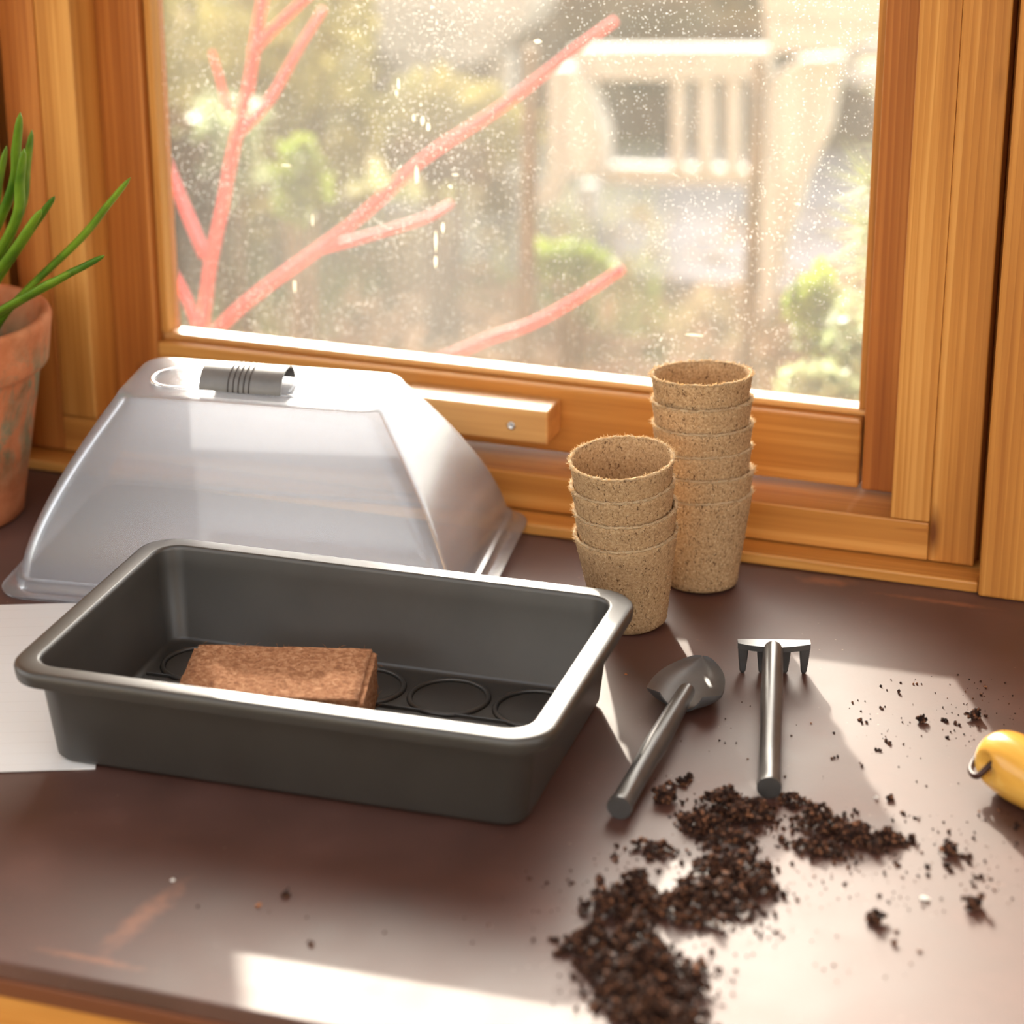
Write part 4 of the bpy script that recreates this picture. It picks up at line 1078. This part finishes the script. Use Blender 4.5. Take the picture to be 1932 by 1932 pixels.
# pale weathered chair on the paving
def plank(name, pts, Y, depth, parent, mat, org):
    """a board whose front outline is given by sight lines on the plane y = Y; it has its own real thickness"""
    A = [at(px, py, Y) - org for px, py in pts]
    n = len(A); vs = A + [a + Vector((0, depth, 0)) for a in A]
    fs = [tuple(range(n)), tuple(range(2 * n - 1, n - 1, -1))] + [(i, i + n, (i + 1) % n + n, (i + 1) % n) for i in range(n)]
    me = pydata(vs, fs)
    bm = bmesh.new(); bm.from_mesh(me); bmesh.ops.recalc_face_normals(bm, faces=bm.faces); bm.to_mesh(me); bm.free()
    return link(name, me, mat, parent)
CY = 4.30
co = at(1290, 620, CY); co.z = GZ
chair = tag(empty('garden_bench', co), 'pale weathered wooden garden bench seen from behind on the paving', 'bench')
plank('top_rail', [(1075, 92), (1452, 92), (1452, 150), (1085, 150)], CY, 0.04, chair, M['grey_wood_x'], co)
plank('front_post', [(1035, 130), (1092, 130), (1138, 255), (1138, 330), (1032, 330)], CY - 0.03, 0.06, chair, M['grey_wood_z'], co)
plank('front_leg', [(1032, 330), (1068, 330), (1045, 388), (1000, 388)], CY - 0.03, 0.06, chair, M['grey_wood_z'], co)
plank('front_post', [(1448, 155), (1498, 118), (1585, 112), (1560, 250), (1520, 335), (1440, 335)], CY - 0.03, 0.06, chair, M['grey_wood_z'], co)
plank('front_leg', [(1440, 335), (1520, 335), (1475, 480), (1440, 618), (1392, 618), (1420, 480)], CY - 0.03, 0.06, chair, M['grey_wood_z'], co)
plank('stretcher', [(1136, 312), (1442, 322), (1442, 350), (1136, 345)], CY + 0.03, 0.03, chair, M['grey_wood_x'], co)
for x0, x1 in ((1266, 1290), (1314, 1344), (1368, 1394)):
    plank('back_slat', [(x0, 149), (x1, 149), (x1, 322), (x0, 322)], CY + 0.01, 0.02, chair, M['grey_wood_z'], co)
plank('back_leg', [(1095, 350), (1118, 350), (1118, 440), (1098, 440)], CY + 0.42, 0.04, chair, M['grey_wood_z'], co)
plank('armrest', [(1430, -60), (1700, -60), (1700, 40), (1600, 95), (1450, 102)], CY - 0.06, 0.10, chair, M['grey_wood_x'], co)
# second pale seat to the left, rounded end
c2 = at(850, 420, 4.9); c2.z = GZ
seat2 = tag(empty('garden_stool', c2), 'pale weathered low garden seat with rounded end, left of the bench', 'seat')
plank('seat', [(690, -60), (1000, -60), (1000, 10), (960, 70), (900, 118), (830, 132), (760, 128), (715, 95), (695, 30)], 4.9, 0.25, seat2, M['grey_wood_x'], c2)
for (xa, xb) in ((730, 762), (930, 960)):
    plank('leg', [(xa, 100), (xb, 100), (xb, 330), (xa, 330)], 5.0, 0.05, seat2, M['grey_wood_z'], c2)
# board fence far right
fo = at(1640, 300, 5.6); fo.z = GZ
fence = tag(empty('board_fence', fo), 'pale horizontal board fence far right beyond the bench', 'fence')
for q in range(7):
    yy = 20 + q * 52
    plank('fence_board', [(1570, yy), (1900, yy + 20), (1900, yy + 56), (1570, yy + 36)], 5.6, 0.025, fence, M['grey_wood_x'], fo)
# wooden stakes
M['stake'] = plain('brown_stake_bark', (0.105, 0.07, 0.035), 0.85, 0.2, nscale=20, namp=0.3)
for (px0, py0, px1, py1, Y, lab) in ((1003, 90, 985, 700, 3.25, 'brown wooden stake left of the garden bench'), (1432, 110, 1408, 640, 3.55, 'brown wooden stake in front of the bench\'s right leg')):
    p1 = at(px1, py1, Y); p0 = at(px0, py0, Y); dvec = (p1 - p0).normalized(); foot = p1 + dvec * ((GZ - p1.z) / dvec.z)
    tag(link('garden_stake', tube_mesh([Vector(), (p0 - foot) * .5 + Vector((.004, 0, 0)), p0 - foot], [.0135, .012, .011], 10), M['stake'], None, foot, (0, 0, 0), True), lab, 'stake', 'garden stakes')

def leaf_cloud(n, R, ls, seed, squash=(1, 1, 1)):
    g = np.random.default_rng(seed); vs, fs = [], []
    for i in range(n):
        d = g.normal(size=3); d /= np.linalg.norm(d); p = d * (g.random() ** 0.4) * np.array(squash) * R
        u = g.normal(size=3); u /= np.linalg.norm(u); w = np.cross(u, g.normal(size=3)); w /= np.linalg.norm(w)
        L = ls * (.6 + .8 * g.random()); k = len(vs)
        vs += [p - u * L * .5, p + w * L * .28, p + u * L * .5 + np.cross(u, w) * L * .1, p - w * L * .28]; fs.append((k, k + 1, k + 2, k + 3))
    return pydata(vs, fs)
M['fol_bright'] = leafy('bright_green_foliage', (0.13, 0.20, 0.02), (0.24, 0.29, 0.05), 0.5, 3)
M['fol_olive'] = leafy('olive_foliage', (0.16, 0.15, 0.035), (0.30, 0.25, 0.08), 0.45, 3, 0.7)
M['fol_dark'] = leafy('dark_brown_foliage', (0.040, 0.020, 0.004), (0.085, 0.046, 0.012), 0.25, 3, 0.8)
M['fol_pale'] = leafy('pale_green_foliage', (0.25, 0.31, 0.15), (0.36, 0.40, 0.24), 0.5, 3)
M['dry'] = leafy('dry_grass', (0.22, 0.165, 0.085), (0.34, 0.27, 0.15), 0.4, 5, 0.8)
def bush(px, py, Y, R, n, ls, mat, name, label, squash=(1, 1, 1), seed=1):
    c = at(px, py, Y); base = Vector((c.x, c.y, GZ))
    e = tag(empty(name, base), label, 'shrub', 'shrubs beyond the window')
    tag(link('foliage', leaf_cloud(n, R, ls, seed, squash), M[mat], e, c - base), kind='stuff')
    hgt = c.z - GZ
    if hgt > 0.05:
        for q in range(4):
            a = q * 1.6 + seed
            link('stem', tube_mesh([(0.02 * cos(a), 0.02 * sin(a), 0), (R * .25 * cos(a), R * .25 * sin(a), hgt * .6), (R * .5 * cos(a), R * .4 * sin(a), hgt)], [.008, .006, .003], 6), M['stake'], e, (0, 0, 0), (0, 0, 0), True)
bush(565, 345, 3.3, 0.055, 200, 0.035, 'fol_bright', 'leafy_shrub', 'bright green leafy shrub low in the middle of the left pane', (0.8, .7, 1.2), 11)
bush(430, 270, 3.6, 0.07, 160, 0.045, 'fol_pale', 'leafy_shrub', 'pale green shrub behind the upright red stem', (1, .8, 1.3), 12)
bush(340, 130, 4.6, 0.34, 900, 0.07, 'fol_olive', 'leafy_shrub', 'large olive shrub filling the upper left of the view', (1.2, .8, 1.0), 13)
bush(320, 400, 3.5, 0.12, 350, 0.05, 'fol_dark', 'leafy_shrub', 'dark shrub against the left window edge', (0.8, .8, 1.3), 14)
bush(665, 60, 5.0, 0.16, 420, 0.07, 'fol_dark', 'leafy_shrub', 'dark brown leaf cloud left of the rounded garden seat', (0.7, .7, 1.2), 15)  # leaf cloud that fills a dark upright patch
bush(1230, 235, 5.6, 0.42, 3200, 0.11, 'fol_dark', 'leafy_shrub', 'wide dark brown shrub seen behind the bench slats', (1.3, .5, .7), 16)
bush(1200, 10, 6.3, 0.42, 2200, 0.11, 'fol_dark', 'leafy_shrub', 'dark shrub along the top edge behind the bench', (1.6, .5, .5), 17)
bush(840, 230, 4.4, 0.15, 420, 0.05, 'fol_olive', 'leafy_shrub', 'low olive shrub below the rounded garden seat', (1.3, .8, .6), 18)
bush(1080, 490, 3.4, 0.045, 160, 0.035, 'fol_bright', 'leafy_shrub', 'small green sprout tuft in front of the paving', (1.6, .8, .5), 19)
bush(1540, 590, 2.9, 0.045, 150, 0.03, 'fol_bright', 'leafy_shrub', 'small bright green seedling by the right window edge', (.8, .7, 1.3), 20)
bush(1545, 740, 2.6, 0.05, 170, 0.03, 'fol_pale', 'leafy_shrub', 'pale green seedling above the sash at the right', (1, .7, .6), 21)
bush(1615, 660, 2.7, 0.05, 140, 0.03, 'fol_pale', 'leafy_shrub', 'pale green tuft against the right sash stile', (.7, .7, 1.4), 22)
bush(540, 190, 4.2, 0.2, 600, 0.06, 'fol_olive', 'leafy_shrub', 'olive shrub between the two red stems', (1, .8, 1.6), 23)
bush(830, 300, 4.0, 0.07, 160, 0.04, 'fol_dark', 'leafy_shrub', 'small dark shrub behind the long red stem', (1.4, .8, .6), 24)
# dry grass tufts
def tuft(px, py, H, n, seed, label):
    base = atz(px, py, GZ); g = random.Random(seed); vs, fs = [], []
    for i in range(n):
        a, l = g.uniform(0, 2 * pi), g.uniform(0.02, 0.3) * H; h = H * g.uniform(.6, 1.1); r0 = g.uniform(0, .05)
        b0 = Vector((r0 * cos(a), r0 * sin(a), 0)); m_ = b0 + Vector((l * .35 * cos(a), l * .35 * sin(a), h * .6)); t = b0 + Vector((l * cos(a), l * sin(a), h))
        s = Vector((-sin(a), cos(a), 0)) * 0.004; k = len(vs)
        vs += [b0 - s, b0 + s, m_ + s * .8, m_ - s * .8, t]; fs += [(k, k + 1, k + 2, k + 3), (k + 3, k + 2, k + 4)]
    tag(link('dry_grass_tuft', pydata(vs, fs), M['dry'], None, base), label, 'grass tuft', 'dry grass tufts outside')
TL = ['dry tan grass tuft at the lower left of the pane', 'dry grass tuft behind the fork of the red stems', 'dry grass tuft under the bright green shrub', 'dry grass tuft below the long red stem', 'dry grass tuft left of the brown stake', 'dry grass tuft at the foot of the bench\'s right leg', 'dry grass tuft near the right window edge', 'dry grass tuft in the upper left distance', 'dry grass tuft beyond the dark left shrub']
for q, (px, py, H) in enumerate(((380, 560, .25), (470, 470, .3), (600, 470, .3), (760, 560, .16), (930, 420, .2), (1330, 640, .1), (1560, 640, .12), (420, 230, .5), (330, 330, .4))):
    tuft(px, py, H, 90, 30 + q, TL[q])
# fallen leaves below the window
vs, fs = [], []
g = np.random.default_rng(9)
for i in range(1500):
    p = atz(g.uniform(320, 1640), g.uniform(430, 800), GZ); a = g.random() * 6.28; L = .012 + .03 * g.random(); k = len(vs)
    u = Vector((cos(a), sin(a), g.normal() * .4)) * L; w = Vector((-sin(a), cos(a), g.normal() * .4)) * L * .5; p = p + Vector((0, 0, .012 + .02 * g.random()))
    vs += [p - u, p + w, p + u + Vector((0, 0, .006)), p - w]; fs.append((k, k + 1, k + 2, k + 3))
M['litter'] = leafy('fallen_leaves', (0.24, 0.14, 0.075), (0.38, 0.26, 0.15), 0.3, 4, 1.0)
tag(link('leaf_litter', pydata(vs, fs), M['litter']), 'fallen tan leaves strewn over the soil outside', 'leaves', kind='stuff')
# pine sprig at the right edge
pc = at(1730, 395, 2.45); pb = Vector((pc.x + 0.05, pc.y + 0.05, GZ))
pine = tag(empty('young_pine', pb), 'young pine with long pale green needles at the right window edge', 'tree')
link('trunk', tube_mesh([(0, 0, 0), (0.01, 0, (pc.z - GZ) * .5), (0.0, 0, pc.z - GZ + 0.25)], [.014, .012, .005], 8), M['stake'], pine, (0, 0, 0), (0, 0, 0), True)
M['needle'] = leafy('pale_pine_needle', (0.30, 0.40, 0.16), (0.45, 0.52, 0.26), 0.5, 9)
nv_, nf_ = [], []
g = random.Random(4)
for tipx, tipy, cnt in ((1600, 345, 150), (1600, 430, 140), (1615, 490, 100), (1690, 280, 60)):
    tip = at(tipx + 40, tipy, 2.45) - pb; root = Vector((0, 0, tip.z - 0.03))
    link('branch', tube_mesh([root, root.lerp(tip, .5), tip], [.006, .005, .003], 6), M['stake'], pine, (0, 0, 0), (0, 0, 0), True)
    dr = (tip - root).normalized()
    for i in range(cnt):
        t = g.uniform(.45, 1.0); p = root.lerp(tip, t)
        d = (dr * g.uniform(.1, .9) + Vector((g.gauss(0, .6), g.gauss(0, .6), g.gauss(0, .6)))).normalized(); L = g.uniform(.04, .07)
        s = d.cross(Vector((0, 0, 1))).normalized() * .0010; s2 = d.cross(s).normalized() * .0010; k = len(nv_)
        nv_ += [p - s, p + s, p + s2 * 1.6, p + d * L]; nf_ += [(k, k + 1, k + 3), (k + 1, k + 2, k + 3), (k + 2, k, k + 3)]
tag(link('needles', pydata(nv_, nf_), M['needle'], pine), kind='stuff')

# rough grass between the shrubs
vs, fs = [], []
g = np.random.default_rng(21)
for i in range(7000):
    p = atz(g.uniform(250, 1250), g.uniform(150, 780), GZ)
    if noise.noise(p * 1.7) < -0.12: continue
    h = g.uniform(.03, .10); a = g.random() * 6.28; l = h * g.uniform(.1, .6); k = len(vs)
    s_ = Vector((-sin(a), cos(a), 0)) * 0.0035; t = p + Vector((l * cos(a), l * sin(a), h)); p = p - Vector((0, 0, .03))
    vs += [p - s_, p + s_, t]; fs.append((k, k + 1, k + 2))
M['lawn'] = leafy('rough_lawn', (0.16, 0.22, 0.05), (0.34, 0.31, 0.13), 0.5, 2.0, 0.8)
tag(link('rough_grass', pydata(vs, fs), M['lawn']), 'rough yellow green grass on the ground outside the window', 'grass', kind='stuff')
